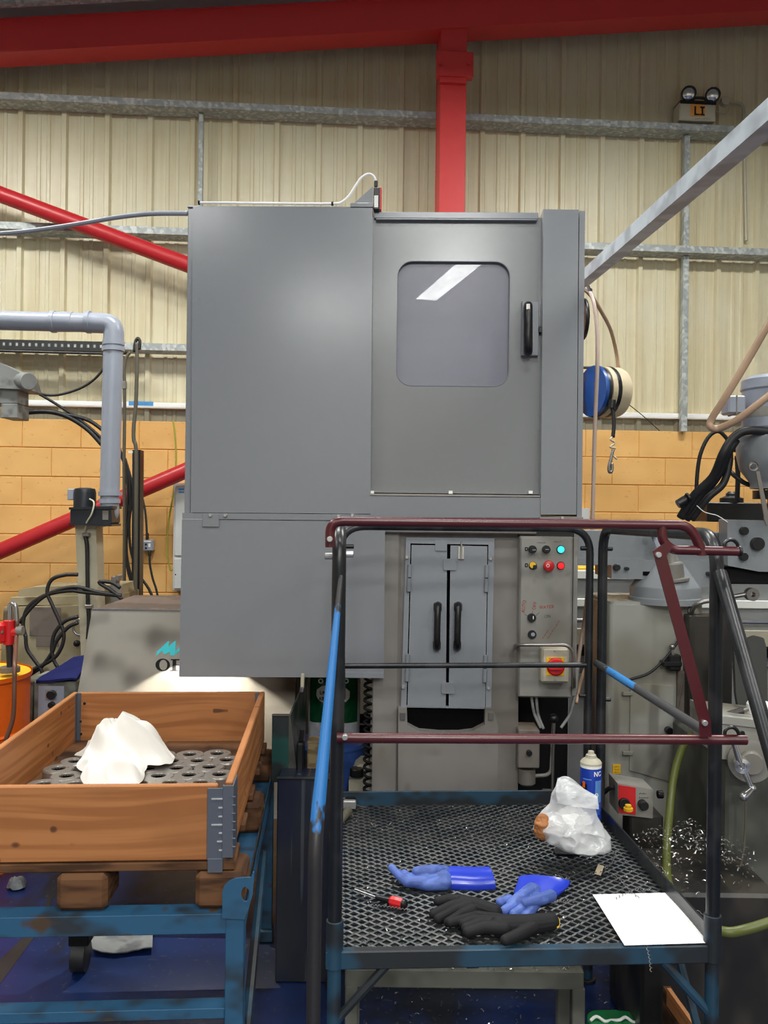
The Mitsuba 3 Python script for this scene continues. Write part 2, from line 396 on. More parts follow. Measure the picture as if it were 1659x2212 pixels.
for x, y in ((1488, 202), (1540, 205)):
    c = WL.pt(x, y, -.15); ax = np.array([-.22, -1, -.25]); ax /= np.linalg.norm(ax)
    s = part(el, 'spot_head', lathe(c - ax * .07, ax, [(0, 0), (.028, 0), (.052, .035), (.060, .06), (.060, .075), (.053, .078), (.052, .070)], 24), 'black', 40)
    part(s, 'lens', lathe(c - ax * .005, ax, [(.053, 0), (.040, .006), (.02, .010), (0, .011)], 24), 'chrome', True)
    part(el, 'neck', tube([c - ax * .04, WL.pt(x, 224, -.12)], .012, 8), 'black')
cd = thing('conduit', 'cream conduit with round box beside the emergency light', 'conduit')
part(cd, 'round_box', WL.disc(1568, 217, 9, -.08, -.02, 20), 'cream', 30)
part(cd, 'pipe', tube(fillet([WL.pt(x, y, -.045) for x, y in ((1568, 218), (1606, 224), (1612, 520))], .05), .012, 10), 'cream', 40)
part(cd, 'flex', tube(spl([WL.pt(x, y, -.07) for x, y in ((1546, 240), (1562, 247), (1573, 240), (1576, 224))], 6), .004, 6), 'cream', True)

# lamps hanging from the roof
mat('lamp_body', (210, 210, 210), .5)
scene['mat_lamp'] = {'type': 'diffuse', 'reflectance': {'type': 'rgb', 'value': [.7, .7, .7]}}
for x, y, L_, W_, an_, s in LAMPS:
    k = thing('high_bay_lamp', 'rectangular white high bay lamp hanging from the roof above the frame', 'lamp', 'high bay lamps above the frame')
    ca, sa = math.cos(math.radians(an_)), math.sin(math.radians(an_))
    fr_ = Fr(y, math.tan(math.radians(an_)), x)
    part(k, 'housing', fr_.lbox([-L_ / 2 - .02, -W_ / 2 - .02, LAMP_Z + .012], [L_ / 2 + .02, W_ / 2 + .02, LAMP_Z + .1], .01), 'lamp_body')
    for dx in (-.4, .4):
        q = fr_.w1(dx, 0, 0)
        part(k, 'hanger', tube([[q[0], q[1], LAMP_Z + .1], [q[0], q[1], zr(q[0])]], .006, 6), 'galv')
    m = trimesh.Trimesh(fr_.w([[-L_ / 2, -W_ / 2, LAMP_Z], [L_ / 2, -W_ / 2, LAMP_Z], [L_ / 2, W_ / 2, LAMP_Z], [-L_ / 2, W_ / 2, LAMP_Z]]), [[0, 2, 1], [0, 3, 2]], process=False)
    kk = numbered(k + '__diffuser')
    scene[kk] = {**mikit.ply(m, 'mat_lamp'), 'emitter': {'type': 'area', 'radiance': {'type': 'rgb', 'value': [c * s for c in LAMP]}}}
# ---------------------------------------------------------------- the grey machine
M = Fr(3.35, -.02)
mc = thing('machine_tool', 'tall grey vertical machine tool with sliding window door and split hatch', 'machine')
g, gd = 'machine_grey', 'machine_grey_door'
xl, xr = M.l(402, 780, 0)[0], M.l(1264, 780, 0)[0]
zt0, zbm = M.l(620, 447, 0)[2], M.l(620, 1108, 0)[2]
DB = 1.0                                            # depth of the cabinet
part(mc, 'side_panel', M.box(402, 446, 416, 1108, 0, DB, .003), g)
part(mc, 'front_panel', M.poly([(416.5, 447), (805, 449), (800, 1110), (412, 1107)], -.022, .0), g, label='large flat grey front panel')
part(mc, 'top_panel', M.lbox([xl, -.01, zt0 - .006], [M.l(806, 450, 0)[0], DB, zt0 - .001], .001), g)
xd0, xd1 = M.l(801, 780, .02)[0], M.l(1168, 780, .02)[0]
zdt, zdb = M.l(985, 470, .02)[2], M.l(985, 1066, .02)[2]
part(mc, 'top_rail', M.box(808, 458, 1163, 472, .004, .10, .002), g)
part(mc, 'rail_lip', M.box(812, 472, 1161, 475, -.004, .02, .001), g)
door = part(mc, 'sliding_door', M.shape(Polygon([(xd0 - .03, zdb), (xd1, zdb), (xd1, zdt), (xd0 - .03, zdt)]).difference(
    rrect(*(lambda a, c, lo, hi: (a, lo, c, hi))(*M.lb(858, 565, 1100, 834, .02)), .058, 8)), .02, .035), gd)
def m_pane(p, n, uv):
    return mikit.mix(lin((112, 112, 124)), lin((98, 98, 112)), mikit.fbm(p.x * 3, 0, p.z * 4))
scene['mat_pane'] = {'type': 'blendbsdf', 'weight': .42, 'a': {'type': 'thindielectric', 'int_ior': 1.55}, 'b': {'type': 'twosided', 'b': {'type': 'principled', 'base_color': {'type': 'rgb', 'value': lin((172, 172, 190))}, 'roughness': .25, 'specular': .6}}}
a, c, lo, hi = M.lb(852, 559, 1106, 840, .037)
pg = trimesh.Trimesh(M.w([[a, .037, lo], [c, .037, lo], [c, .037, hi], [a, .037, hi]]), [[0, 1, 2], [0, 2, 3]], process=False)
part(door, 'window_pane', pg, 'pane', label='hazy clear window pane')
sg_ = rrect(*(lambda a, c, lo, hi: (a, lo, c, hi))(*M.lb(858, 565, 1100, 834, .02)), .058, 8).exterior.coords
part(door, 'window_seal', tube(M.w([[x_, .019, z_] for x_, z_ in sg_]), .0016, 6, False), 'hatch_grey')
part(door, 'handle_plate', M.box(1127, 650, 1164, 768, -.002, .02, .002), 'hatch_grey')
gp = [M.pt(1141, 660, -.004), M.pt(1141, 662, -.045), M.pt(1141, 690, -.055), M.pt(1141, 735, -.055), M.pt(1141, 757, -.045), M.pt(1141, 760, -.004)]
part(door, 'grip', tube(fillet(gp, .02), .0168, 12), 'black', 40, label='black grip handle')
part(door, 'grip_cap', M.box(1136, 655, 1146, 669, -.064, -.055, .002), 'steel')
part(door, 'latch', M.box(1163, 705, 1176, 719, -.004, .02, .003), 'black')
part(mc, 'right_post', M.poly([(1174, 452), (1250, 453), (1245, 1112), (1168, 1112)], -.03, .9), g)
part(mc, 'side_panel', M.poly([(1251.5, 455), (1264, 456), (1257, 1116), (1246, 1116)], -.018, DB), g)
part(mc, 'door_sill', M.poly([(800, 1071), (1169, 1075), (1168, 1119), (800, 1117)], -.022, .06), g)
part(mc, 'door_track', M.poly([(799, 1066), (1167, 1070), (1167, 1074), (799, 1070)], -.026, .05), 'steel')
for x in (803, 973, 1146): part(mc, 'track_clip', M.box(x - 4, 1060, x + 5, 1067, .0, .018, .001), 'white')
part(mc, 'back_panel', M.lbox([xl, DB - .02, zbm], [xr, DB, zt0], .001), g)
part(mc, 'inner_panel', M.lbox([xd0 - .02, .55, zbm], [xd1 + .02, .56, zt0 - .02], .001), 'hatch_grey')
part(mc, 'inner_beam', M.box(850, 540, 1120, 588, .25, .5, .01), 'black')
part(mc, 'roof', M.lbox([xd0, .03, zdt + .0], [xr, DB, zdt + .005], .001), g)
part(mc, 'cabinet_floor', M.lbox([xl, .0, zbm - .02], [xr, DB, zbm - .002], .001), g)
part(mc, 'rear_body', M.lbox([M.l(425, 1200, .0)[0], .14, 1.28], [M.l(800, 1200, 0)[0], DB - .02, zbm - .022], .004), g)
part(mc, 'divider', M.lbox([xd0 - .04, .04, zbm], [xd0 - .03, DB, zt0 - .01], .001), g)
# joint flange
part(mc, 'joint_flange', M.poly([(394, 1108), (800, 1111), (800, 1116), (740, 1124), (394, 1121)], -.03, -.0), g)
part(mc, 'joint_tab', M.box(437, 1110, 473, 1138, -.034, -.028, .001), g)
for x, y in ((454, 1113), (486, 1113), (731, 1115), (761, 1113), (1215, 1119)):
    part(mc, 'bolt', M.disc(x, y, 4.2, -.042, -.02, 12, .002), 'bolt', 30)
part(mc, 'joint_flange', M.poly([(1166, 1116), (1258, 1117), (1258, 1124), (1166, 1122)], -.034, .0), g)
lp = part(mc, 'lower_panel', M.poly([(393, 1122), (832, 1126), (829, 1464), (387, 1462)], -.026, -.022), g, label='grey lower guard sheet')
part(lp, 'return_lip', M.poly([(740, 1453), (829, 1454), (829, 1465), (740, 1464)], -.032, -.022), g)
part(mc, 'lower_panel_return', M.lbox([M.l(829, 1300, 0)[0] - .003, -.022, M.l(829, 1464, 0)[2]], [M.l(829, 1300, 0)[0], .06, M.l(829, 1126, 0)[2]], .001), g)
# column
part(mc, 'column', M.poly([(806, 1112), (1121, 1116), (1118, 1960), (803, 1960)], .05, .95), 'column_grey', label='grimy beige grey column')
part(mc, 'cross_beam', M.box(800, 1118, 1160, 1152, .0, .4, .004), 'column_grey')
hf = part(mc, 'hatch_frame', M.poly([(877, 1161), (1068, 1163), (1061, 1532), (866, 1528)], .028, .05, [[(887, 1174), (1055, 1177), (1049, 1600 - 72), (878, 1524)]]), 'hatch_grey')
part(mc, 'opening', M.poly([(885, 1172), (1056, 1174), (1050, 1590), (876, 1586)], .046, .052), 'void')
for pts in ([(889, 1177), (966, 1178), (963, 1529), (880, 1526)], [(973, 1178), (1053, 1180), (1048, 1530), (969, 1529)]):
    part(mc, 'hatch_door', M.poly(pts, .026, .034), 'hatch_grey')
for x, y in ((885, 1218), (1052, 1219), (881, 1412), (1049, 1414)):
    hk = part(mc, 'hinge', cyl(M.pt(x, y + 1, .020), M.pt(x - 1, y + 29, .020), .0085, 12), 'hatch_grey', 30)
    part(hk, 'hinge_knuckle', cyl(M.pt(x - 1, y + 31, .020), M.pt(x - 2, y + 60, .020), .0085, 12), 'hatch_grey', 30)
for x in (945, 989):
    q = [M.pt(x + 1, 1306, .026), M.pt(x + 1, 1307, -.016), M.pt(x, 1330, -.026), M.pt(x - 1, 1376, -.026), M.pt(x - 1, 1399, -.016), M.pt(x - 1, 1400, .026)]
    part(mc, 'hatch_handle', cat([tube(fillet(q, .02), .0125, 12), M.rr(x - 8, 1302, x + 9, 1322, .016, .028, 4), M.rr(x - 9, 1384, x + 7, 1404, .016, .028, 4)]), 'black', 40, label='black bow handle')
part(mc, 'latch_tab', M.rr(958, 1207, 986, 1232, .018, .027, 4), 'hatch_grey')
part(mc, 'latch_tab', M.rr(954, 1475, 982, 1499, .018, .027, 4), 'hatch_grey')
part(mc, 'latch_tab', M.rr(940, 1167, 966, 1190, .02, .03, 3), 'hatch_grey')
bl = part(mc, 'bolt_latch', M.box(989, 1180, 1003, 1208, .02, .027, .001), 'chrome')
part(bl, 'bolt_pin', cyl(M.pt(997, 1170, .014), M.pt(996, 1207, .014), .004, 10), 'chrome', 30)
for x, y in ((879, 1204), (1060, 1207), (871, 1485), (1056, 1487)): part(mc, 'hatch_screw', M.disc(x, y, 4, .02, .03, 12), 'bolt', 30)
ap = [(860, 1530), (879, 1530), (880, 1566), (905, 1579), (950, 1583), (990, 1583), (1022, 1579), (1047, 1566), (1048, 1531), (1067, 1532), (1076, 1568), (1075, 1960), (859, 1960)]
part(mc, 'apron', M.poly(ap, .0, .06), 'column_grey')
for x in (864, 1055): part(mc, 'apron_clip', M.box(x, 1540, x + 11, 1556, -.006, .002, .001), 'steel')
part(mc, 'side_rib', M.box(800, 1126, 862, 1960, .03, .06, .01), 'column_grey')
# interlock on the roof
ik = part(mc, 'interlock_switch', M.box(807, 404, 820, 453, -.02, .02, .003), 'black', label='black and red interlock switch')
part(ik, 'red_side', M.box(819, 404, 824, 453, -.012, .02, .002), 'red')
part(ik, 'white_label', M.box(808, 422, 817, 448, -.022, -.019, .0005), 'white')
part(ik, 'gland', cyl(M.pt(812, 404, 0), M.pt(812, 391, 0), .007, 12), 'black', 30)
part(mc, 'switch_bracket', cat([M.box(757, 438, 806, 447, -.02, .06, .001), M.poly([(766, 438), (806, 402), (806, 438)], .0, .004)]), g)
wc = one('white_cable', tube(spl([M.pt(x, y, d) for x, y, d in ((812, 392, 0), (806, 380, 0), (795, 376, 0), (780, 385, 0), (768, 402, 0), (755, 422, 0), (738, 437, 0), (718, 440, -.005), (640, 440, -.005), (540, 439, -.005), (440, 438, -.005), (428, 440, 0))], 6), .0052, 8), 'white', 'white cable lying along the roof edge of the grey machine', 'cable', True)
for x, y in ((718, 440), (430, 438)): part(wc, 'cable_tie', tube([M.pt(x - 2, y, -.005), M.pt(x + 2, y, -.005)], .0085, 8), 'black', label='black cable tie')
one('grey_conduit', tube(spl(pxs([(404, 461, 3.4), (370, 461, 3.42), (320, 462, 3.45), (255, 469, 3.5), (190, 480, 3.55), (100, 494, 3.65), (20, 503, 3.7), (-120, 512, 3.8)]), 6), .0095, 10), 'pipe_grey', 'grey flexible conduit entering the left side of the grey machine', 'conduit', True)
# control cabinet
cc = part(mc, 'control_cabinet', M.box(1122, 1159, 1236, 1507, -.02, .16, .004), 'panel_dirty', label='grimy grey control cabinet')
part(mc, 'cabinet_bracket', M.box(1121, 1130, 1240, 1162, .02, .16, .003), 'black')
part(mc, 'cabinet_side', M.box(1237, 1161, 1247, 1504, -.012, .16, .002), 'panel_dirty')
part(cc, 'cabinet_door', M.box(1124, 1163, 1233, 1505, -.028, -.019, .002), 'panel_dirty')
CD = -.028
part(cc, 'selector_knob', M.disc(1151, 1187, 8.5, CD - .022, CD, 20), 'black', 30)
part(cc, 'selector_knob', M.disc(1181, 1187, 8.5, CD - .022, CD, 20), 'black', 30)
for x, y, r in ((1153, 1188, 10), (1181, 1187, 20)): part(cc, 'knob_mark', M.box(x - 3, y - 1, x + 5, y + 1, CD - .0235, CD - .021, .0003), 'pipe_grey')
part(cc, 'yellow_button', M.disc(1151, 1222, 8.6, CD - .006, CD, 20), 'black', 30)
part(cc, 'yellow_face', M.disc(1151, 1221, 7.2, CD - .010, CD - .004, 20), 'yellow', 30)
part(cc, 'button_lever', M.box(1152, 1221, 1160, 1229, CD - .016, CD - .008, .002), 'black')
es = part(cc, 'stop_button', lathe(M.pt(1183.5, 1222, CD), -M.y, [(.010, 0), (.010, .012), (.020, .014), (.0215, .02), (.019, .028), (.012, .031), (0, .032)], 24), 'red', 40, label='red mushroom stop button')
part(es, 'ring_mark', lathe(M.pt(1183.5, 1222, CD - .0318), -M.y, [(.0045, 0), (.0045, .0012), (.0065, .0012), (.0065, 0)], 20), 'white')
scene['mat_lens_green'] = {'type': 'diffuse', 'reflectance': {'type': 'rgb', 'value': [.02, .4, .42]}}
scene['mat_lens_red'] = {'type': 'diffuse', 'reflectance': {'type': 'rgb', 'value': [.5, .02, .02]}}
def lampdisc(x, y, r, rgb, nm, lb, ml_):
    b = part(cc, 'lamp_bezel', M.disc(x, y, r + 1.4, CD - .006, CD, 20), 'black', 30)
    kk = numbered(cc + '__' + nm)
    c_ = M.pt(x, y, CD - .004)
    rr_ = (r) * 3.32 / FPX
    scene[kk] = {**mikit.ply(lathe(c_, -M.y, [(rr_, 0), (rr_, .004), (rr_ * .8, .008), (rr_ * .4, .010), (0, .0105)], 20), ml_, True), 'emitter': {'type': 'area', 'radiance': {'type': 'rgb', 'value': rgb}}}
    labels[kk] = {'label': lb}
lampdisc(1211.5, 1187, 7.6, [.04, .5, .5], 'green_lamp', 'lit blue-green pilot lamp', 'mat_lens_green')
lampdisc(1211.5, 1222, 7.2, [.75, .012, .016], 'red_lamp', 'lit red pilot lamp', 'mat_lens_red')
for y in (1186, 1221):
    s = part(cc, 'symbol_plate', M.box(1134, y - 4, 1140, y + 4, CD - .002, CD, .0003), 'black')
    part(s, 'symbol', M.box(1136, y - 2, 1138, y + 2, CD - .003, CD - .0018, .0002), 'pipe_grey')
mat('pen_red', (150, 52, 44), .7)
mat('pen_grey', (70, 66, 62), .7)
part(cc, 'red_writing', cat([M.text('AUTO', 1133, 1324, 7, CD - .0006, .0006, 83), M.text('OFF', 1156, 1318, 7, CD - .0006, .0006, 78), M.text('WATER', 1165, 1315, 6.5, CD - .0006, .0006, 4), scribble(M, 1184, 1380, 6, 4.2, 7, CD - .0006, -1.6), scribble(M, 1172, 1380, 4, 3.5, 5, CD - .0006, -1.5, 2)]), 'pen_red', label='red felt pen writing')
part(cc, 'grey_writing', cat([M.text('ON', 1176, 1335, 6.5, CD - .0006, .0006, 5), scribble(M, 1160, 1174, 5, 4, 4, CD - .0006), scribble(M, 1196, 1172, 4, 4.4, 4, CD - .0006, 0, 3)] +
     [tube([M.pt(*a_, CD - .0005), M.pt(*b_, CD - .0005)], .0008, 5) for a_, b_ in (((1134, 1327), (1142, 1332)), ((1150, 1320), (1150, 1328)), ((1165, 1323), (1158, 1330)))]), 'pen_grey')
kn = part(cc, 'rotary_knob', M.disc(1149.5, 1335, 9, CD - .02, CD, 20), 'black', 30)
part(kn, 'knob_line', M.box(1151, 1331, 1153, 1338, CD - .0215, CD - .019, .0003), 'white')
kn = part(cc, 'rotary_knob', M.disc(1150, 1371, 9, CD - .012, CD, 20), 'black', 30)
part(kn, 'knob_face', M.disc(1151.5, 1371, 4.5, CD - .016, CD - .011, 16), 'pipe_grey', 30)
io = part(mc, 'isolator', M.box(1170, 1400, 1229, 1476, -.085, -.028, .006), 'cream', label='cream isolator box with red switch')
part(io, 'isolator_lid', M.box(1173, 1403, 1226, 1473, -.092, -.084, .003), 'cream')
part(io, 'yellow_plate', M.box(1180, 1420, 1219, 1460, -.095, -.091, .001), 'yellow')
c = M.pt(1200, 1440, -.094)
part(io, 'red_switch', cat([lathe(c, -M.y, [(.034, 0), (.033, .008), (.028, .012), (0, .012)], 28), M.rr(1185, 1433, 1215, 1447, -.125, -.10, 5)]), 'red', 30)
part(io, 'lettering', scribble(M, 1186, 1424, 7, 4, 3.5, -.0957), 'black')
for y in (1407, 1469): part(io, 'lid_screw', M.disc(1199, y, 3, -.094, -.09, 10), 'bolt')
part(mc, 'guard_rod', tube(fillet([M.pt(1113, 1396, .04), M.pt(1114, 1393, -.115), M.pt(1238, 1393, -.115), M.pt(1240, 1480, -.115), M.pt(1240, 1484, -.0)], .045), .0068, 10), 'steel', 40, label='bent steel guard rod')
jb = part(mc, 'junction_box', M.box(1119, 1577, 1166, 1660, -.01, .12, .004), 'column_grey')
part(jb, 'box_knob', M.disc(1144, 1628, 6, -.03, -.01, 14), 'black', 30)
part(mc, 'filter_bowl', cyl(M.pt(1138, 1694, .04), M.pt(1138, 1660, .04), .034, 20, .006), 'column_grey', 30)
part(mc, 'coolant_pipe', tube(fillet([M.pt(1156, 1676, .04), M.pt(1190, 1674, .04), M.pt(1196, 1560, .04)], .04), .0075, 10), 'panel_dirty', 40)
lv = part(mc, 'control_lever', tube([M.pt(1193, 1720, .03), M.pt(1196, 1556, .03)], .006, 10), 'steel', 40)
part(lv, 'lever_ball', ball(M.pt(1196, 1552, .03), .018), 'black', True, label='black ball knob')
part(lv, 'lever_base', M.lbox([M.l(1193, 1700, 0)[0] - .03, .0, 0], [M.l(1193, 1700, 0)[0] + .03, .07, .56], .004), 'column_grey')
mat('hose_clear', (150, 152, 150), .2)
for i, q in enumerate((((1148, 1505), (1154, 1540), (1168, 1572)), ((1158, 1505), (1163, 1545), (1174, 1574)), ((1247, 1440), (1243, 1490), (1232, 1540), (1212, 1572)))):
    part(mc, 'coolant_hose', tube(spl([M.pt(x, y, .03) for x, y in q], 6), .0062, 8), 'hose_clear', True)
part(mc, 'lower_body', M.box(1119, 1505, 1225, 1960, .35, .9, .005), 'black_matt')
part(mc, 'plinth', M.lbox([M.l(800, 1700, 0)[0], .02, 0], [M.l(1235, 1700, 0)[0], .95, M.l(900, 1955, 0)[2]], .004), 'column_grey')
# spiral hose by the column
c0, c1 = M.pt(795, 1440, .02), M.pt(793, 1760, .02)
tt = np.linspace(0, 1, 520); L = np.linalg.norm(c1 - c0)
hx = np.outer(1 - tt, c0) + np.outer(tt, c1) + .0125 * (np.cos(tt * 2 * np.pi * 20)[:, None] * M.x + np.sin(tt * 2 * np.pi * 20)[:, None] * M.y)
one('spiral_hose', tube(hx, .0058, 6), 'black_matt', 'black coiled air hose hanging beside the machine column', 'hose', True)

# galvanised arm coming from the wall to the viewer
A, Bq = P(1264, 577, 4.2), P(1659, 210, 2.15)
dv = (A - Bq) / np.linalg.norm(A - Bq)
far = A + dv * ((6.9 - A[1]) / dv[1]); near = Bq - dv * 1.0
def beam(p, q, w, h):
    o = [(0, 0), (w, 0), (w, -h), (0, -h)]
    v = np.array([e + np.array([a_, 0, b_]) for e in (p, q) for a_, b_ in o])
    f = []
    for i in range(4):
        j = (i + 1) % 4
        f += [[i, j, 4 + j], [i, 4 + j, 4 + i]]
    f += [[0, 2, 1], [0, 3, 2], [4, 5, 6], [4, 6, 7]]
    m = trimesh.Trimesh(v, f, process=False); m.fix_normals(); return m
dirty('galv_arm', (182, 192, 200), (152, 160, 168), (9, 9, 9), .4, .65, .45, .1)
ga = thing('jib_arm', 'galvanised square steel arm reaching from the wall over the right side', 'beam')
part(ga, 'box_section', beam(far, near, .058, .058), 'galv_arm')
part(ga, 'hose_clamp', cat([tube([P(1263, 622, 4.25), P(1275, 628, 4.2)], .012, 10), tube([P(1270, 618, 4.2), P(1277, 636, 4.2)], .008, 8)]), 'chrome', 30)
# ---------------------------------------------------------------- work platform
DZ = .63                                            # deck height
D_ = Fr(1.996, .056, -.103)
DW, DD = .90, .99
pf = thing('work_platform', 'black and blue steel work platform with handrails and mesh deck', 'platform')
bt, rr_ = 'black_tube', .0165
# expanded metal
LW, SW = .038, .030
sv, sf = [], []
nx = int(DW / (LW / 2)); ny = int(DD / (SW / 2))
xs = np.linspace(.012, DW - .012, nx + 1)
for j in range(ny + 1):
    y0 = .012 + j * (DD - .024) / ny
    ph = np.where((np.arange(nx + 1) + j) % 2 == 0, 1, -1)
    ys = y0 + ph * SW / 4 * .95
    zz = DZ - .004 + ph * .0012
    w_, t_ = .0026, .0024
    base = len(sv)
    for i in range(nx + 1):
        for a_, b_ in ((-w_, -t_ - .001), (w_, -t_ + .001), (w_, t_ + .001), (-w_, t_ - .001)):
            sv.append((xs[i], ys[i] + a_, zz[i] + b_))
    for i in range(nx):
        A_, B_ = base + 4 * i, base + 4 * i + 4
        for q in range(4):
            r_ = (q + 1) % 4
            sf += [(A_ + q, B_ + q, B_ + r_), (A_ + q, B_ + r_, A_ + r_)]
part(pf, 'deck_mesh', D_.m(trimesh.Trimesh(np.array(sv), sf, process=False)), 'deck_steel', label='expanded metal deck mesh')
for y0 in (.30, .60): part(pf, 'deck_bearer', D_.lbox([0, y0, DZ - .05], [DW, y0 + .03, DZ - .008], .002), 'deck_paint')
for x0 in (.31, .62): part(pf, 'deck_bearer', D_.lbox([x0, 0, DZ - .05], [x0 + .03, DD, DZ - .008], .002), 'deck_steel')
part(pf, 'front_rail', D_.lbox([-.02, -.012, DZ - .042], [DW + .02, .012, DZ + .001], .003), 'deck_paint')
tb = DZ + .045
part(pf, 'toe_board', D_.lbox([.0, DD - .002, DZ - .04], [DW, DD + .006, tb], .002), 'deck_paint')
part(pf, 'toe_board', D_.lbox([DW - .012, .02, DZ - .04], [DW - .006, DD, tb], .002), 'black_tube')
part(pf, 'side_rail', D_.lbox([-.012, 0, DZ - .04], [.01, DD, DZ + .0], .002), 'deck_paint')
# legs, sockets, braces
for x, y in ((0, 0), (DW, 0), (0, DD), (DW, DD)):
    lg = part(pf, 'leg', D_.m(cyl([x, y, .0], [x, y, DZ - .03], .0165, 14)), 'deck_paint', 30)
    part(lg, 'foot', D_.m(cyl([x, y, 0], [x, y, .012], .028, 14)), 'rubber', 30)
    if y == 0: part(pf, 'socket', D_.m(cyl([x, y, DZ - .04], [x, y, DZ + .07], .0205, 16)), 'deck_paint', 30)
for a_, b_ in (((.01, 0, DZ - .16), (.12, 0, DZ - .04)), ((DW - .01, 0, DZ - .16), (DW - .12, 0, DZ - .04)), ((0, .02, DZ - .3), (0, .3, DZ - .04)), ((DW, .02, DZ - .3), (DW, .3, DZ - .04))):
    v = D_.w([a_, b_]); part(pf, 'brace', tube(v, .011, 8), 'deck_paint', 40)
part(pf, 'lower_rail', D_.lbox([0, DD - .01, .16], [DW, DD + .01, .19], .002), 'deck_paint')
ZT = 1.605                                          # top of the rails
def dp(x, y, z): return D_.w1(x, y, z)
ZM = 1.118
# left loop, front to back
part(pf, 'side_hoop', tube(fillet([dp(0, 0, DZ), dp(0, 0, ZT), dp(0, DD - .05, ZT), dp(0, DD - .05, ZM)], .09, 8), rr_, 14), bt, 40)
part(pf, 'back_hoop', tube(fillet([P(738, 1510, 2.93), dp(.005, DD - .04, ZT - .005), dp(DW - .01, DD, ZT - .005), dp(DW - .01, DD, DZ - .02)], .09, 8), .0135, 14), bt, 40)
part(pf, 'side_hoop', tube(fillet([dp(DW + .03, DD - .02, DZ - .02), dp(DW + .03, DD - .02, ZT - .005), dp(DW, 0, ZT), dp(DW, 0, DZ)], .09, 8), rr_, 14), bt, 40)
part(pf, 'mid_rail', tube([dp(.005, DD - .03, ZM), dp(DW - .01, DD, ZM)], .0095, 12), bt, 40)
def m_mid(p, n, uv):
    w = (mikit.fbm(p.x * 50, p.y * 30, p.z * 30) - .5) * .3
    t = mikit.smoothstep(2.62, 2.66, p.y + w) * (1 - mikit.smoothstep(2.86, 2.9, p.y + w))
    return mikit.mix(lin((60, 60, 62)), lin((46, 116, 176)), t)
mat('mid_tube', mikit.proc(m_mid), .4)
part(pf, 'mid_rail', tube([dp(DW + .012, DD - .02, ZM + .01), dp(DW + .005, 0.0, ZM)], .0125, 12), 'mid_tube', 40, label='grey rail with patches of blue paint')
for x, y, z, s in ((.0, .02, 1.545, -1), (0, .02, 1.55, 1), (.02, DD - .04, 1.53, 1), (DW - .01, DD, 1.53, -1), (DW + .03, DD - .02, 1.53, 1), (DW - .01, DD, 1.01, -1), (DW + .03, DD - .02, 1.0, 1)):
    v = D_.w([[x, y, z], [x + s * .034, y, z]]); part(pf, 'bolt', cyl(v[0], v[1], .0075, 8), 'bolt' if y < .1 else 'black', 30)
# stair rails towards the viewer
a0 = dp(0.004, -.012, 1.50)
part(pf, 'stair_rail', tube(fillet([a0, P(681, 1815, 1.62), np.array([P(681, 1815, 1.62)[0] + .002, 1.60, 0.0])], .06, 8), np.r_[.006, np.full(100, .0138)][:11], 14), 'blue_tube', 40, label='bright blue tube worn to bare metal at both ends')
b0 = dp(DW + .002, -.012, 1.515)
part(pf, 'stair_rail', tube(fillet([b0, b0 + np.array([.0, -.42, -.52]), b0 + np.array([0, -.42, -1.515])], .06, 8), .0165, 14), bt, 40)
# red self closing gate across the front
gt = thing('safety_gate', 'dark red tube lift gate across the front of the platform', 'gate')
GY = 1.965
part(gt, 'top_bar', tube(fillet(pxs([(713, 1182), (713, 1126), (1490, 1134), (1516, 1190), (1516, 1200)], GY), .05, 8), .0112, 14), 'dark_red', 40)
part(gt, 'loop_bar', tube(fillet(pxs([(1430, 1136), (1430, 1168), (1452, 1188), (1596, 1191)], GY), .03, 8), .0108, 14), 'dark_red', 40)
part(gt, 'end_cap', cyl(P(1594, 1191, GY), P(1601, 1191, GY), .0125, 14), 'black', 30)
part(gt, 'lower_bar', tube(pxs([(728, 1594), (1612, 1598)], GY), .0115, 14), 'dark_red', 40)
GF = Fr(GY - .014)
part(gt, 'link_bar', cat([GF.poly([(1411, 1190), (1444, 1168), (1452, 1184), (1440, 1200), (1536, 1560), (1537, 1592), (1512, 1592), (1512, 1560)], -.003, .003), ]), 'dark_red', label='flat red link bar')
for x, y in ((712, 1165), (1424, 1199), (1524, 1563), (745, 1594)):
    part(gt, 'pivot_bolt', GF.disc(x, y, 6.5, -.011, .006, 14), 'bolt', 30)
for x, y in ((1580, 1180), (1581, 1585)):
    kq = tube(fillet(pxs([(x - 16, y + 14), (x - 15, y - 10), (x + 2, y - 16), (x + 15, y - 4), (x + 15, y + 14)], GY + .004), .02), .0042, 8)
    part(gt, 'keeper_hook', kq, 'black', 40)
# ---------------------------------------------------------------- left side: wall fittings
mat('tray_black', (30, 30, 30), .5)
ct = thing('cable_tray', 'black perforated cable tray along the cladding left of the grey pipe elbow', 'cable tray')
hx_ = [(8 + 14 * i, 743 + .35 * i) for i in range(16)]
part(ct, 'perforated_side', WL.poly([(-40, 732), (224, 738), (224, 756), (-40, 750)], -.32, -.316, [[(x - 2.6, y - 3.4), (x + 2.6, y - 3.4), (x + 2.6, y + 3.4), (x - 2.6, y + 3.4)] for x, y in hx_]), 'tray_black')
part(ct, 'tray_base', WL.poly([(-40, 750), (270, 757), (270, 760), (-40, 753)], -.32, -.2), 'tray_black')
part(ct, 'tube', tube([WL.pt(-40, 757, -.33), WL.pt(262, 765, -.33)], .010, 8), 'black', 40)
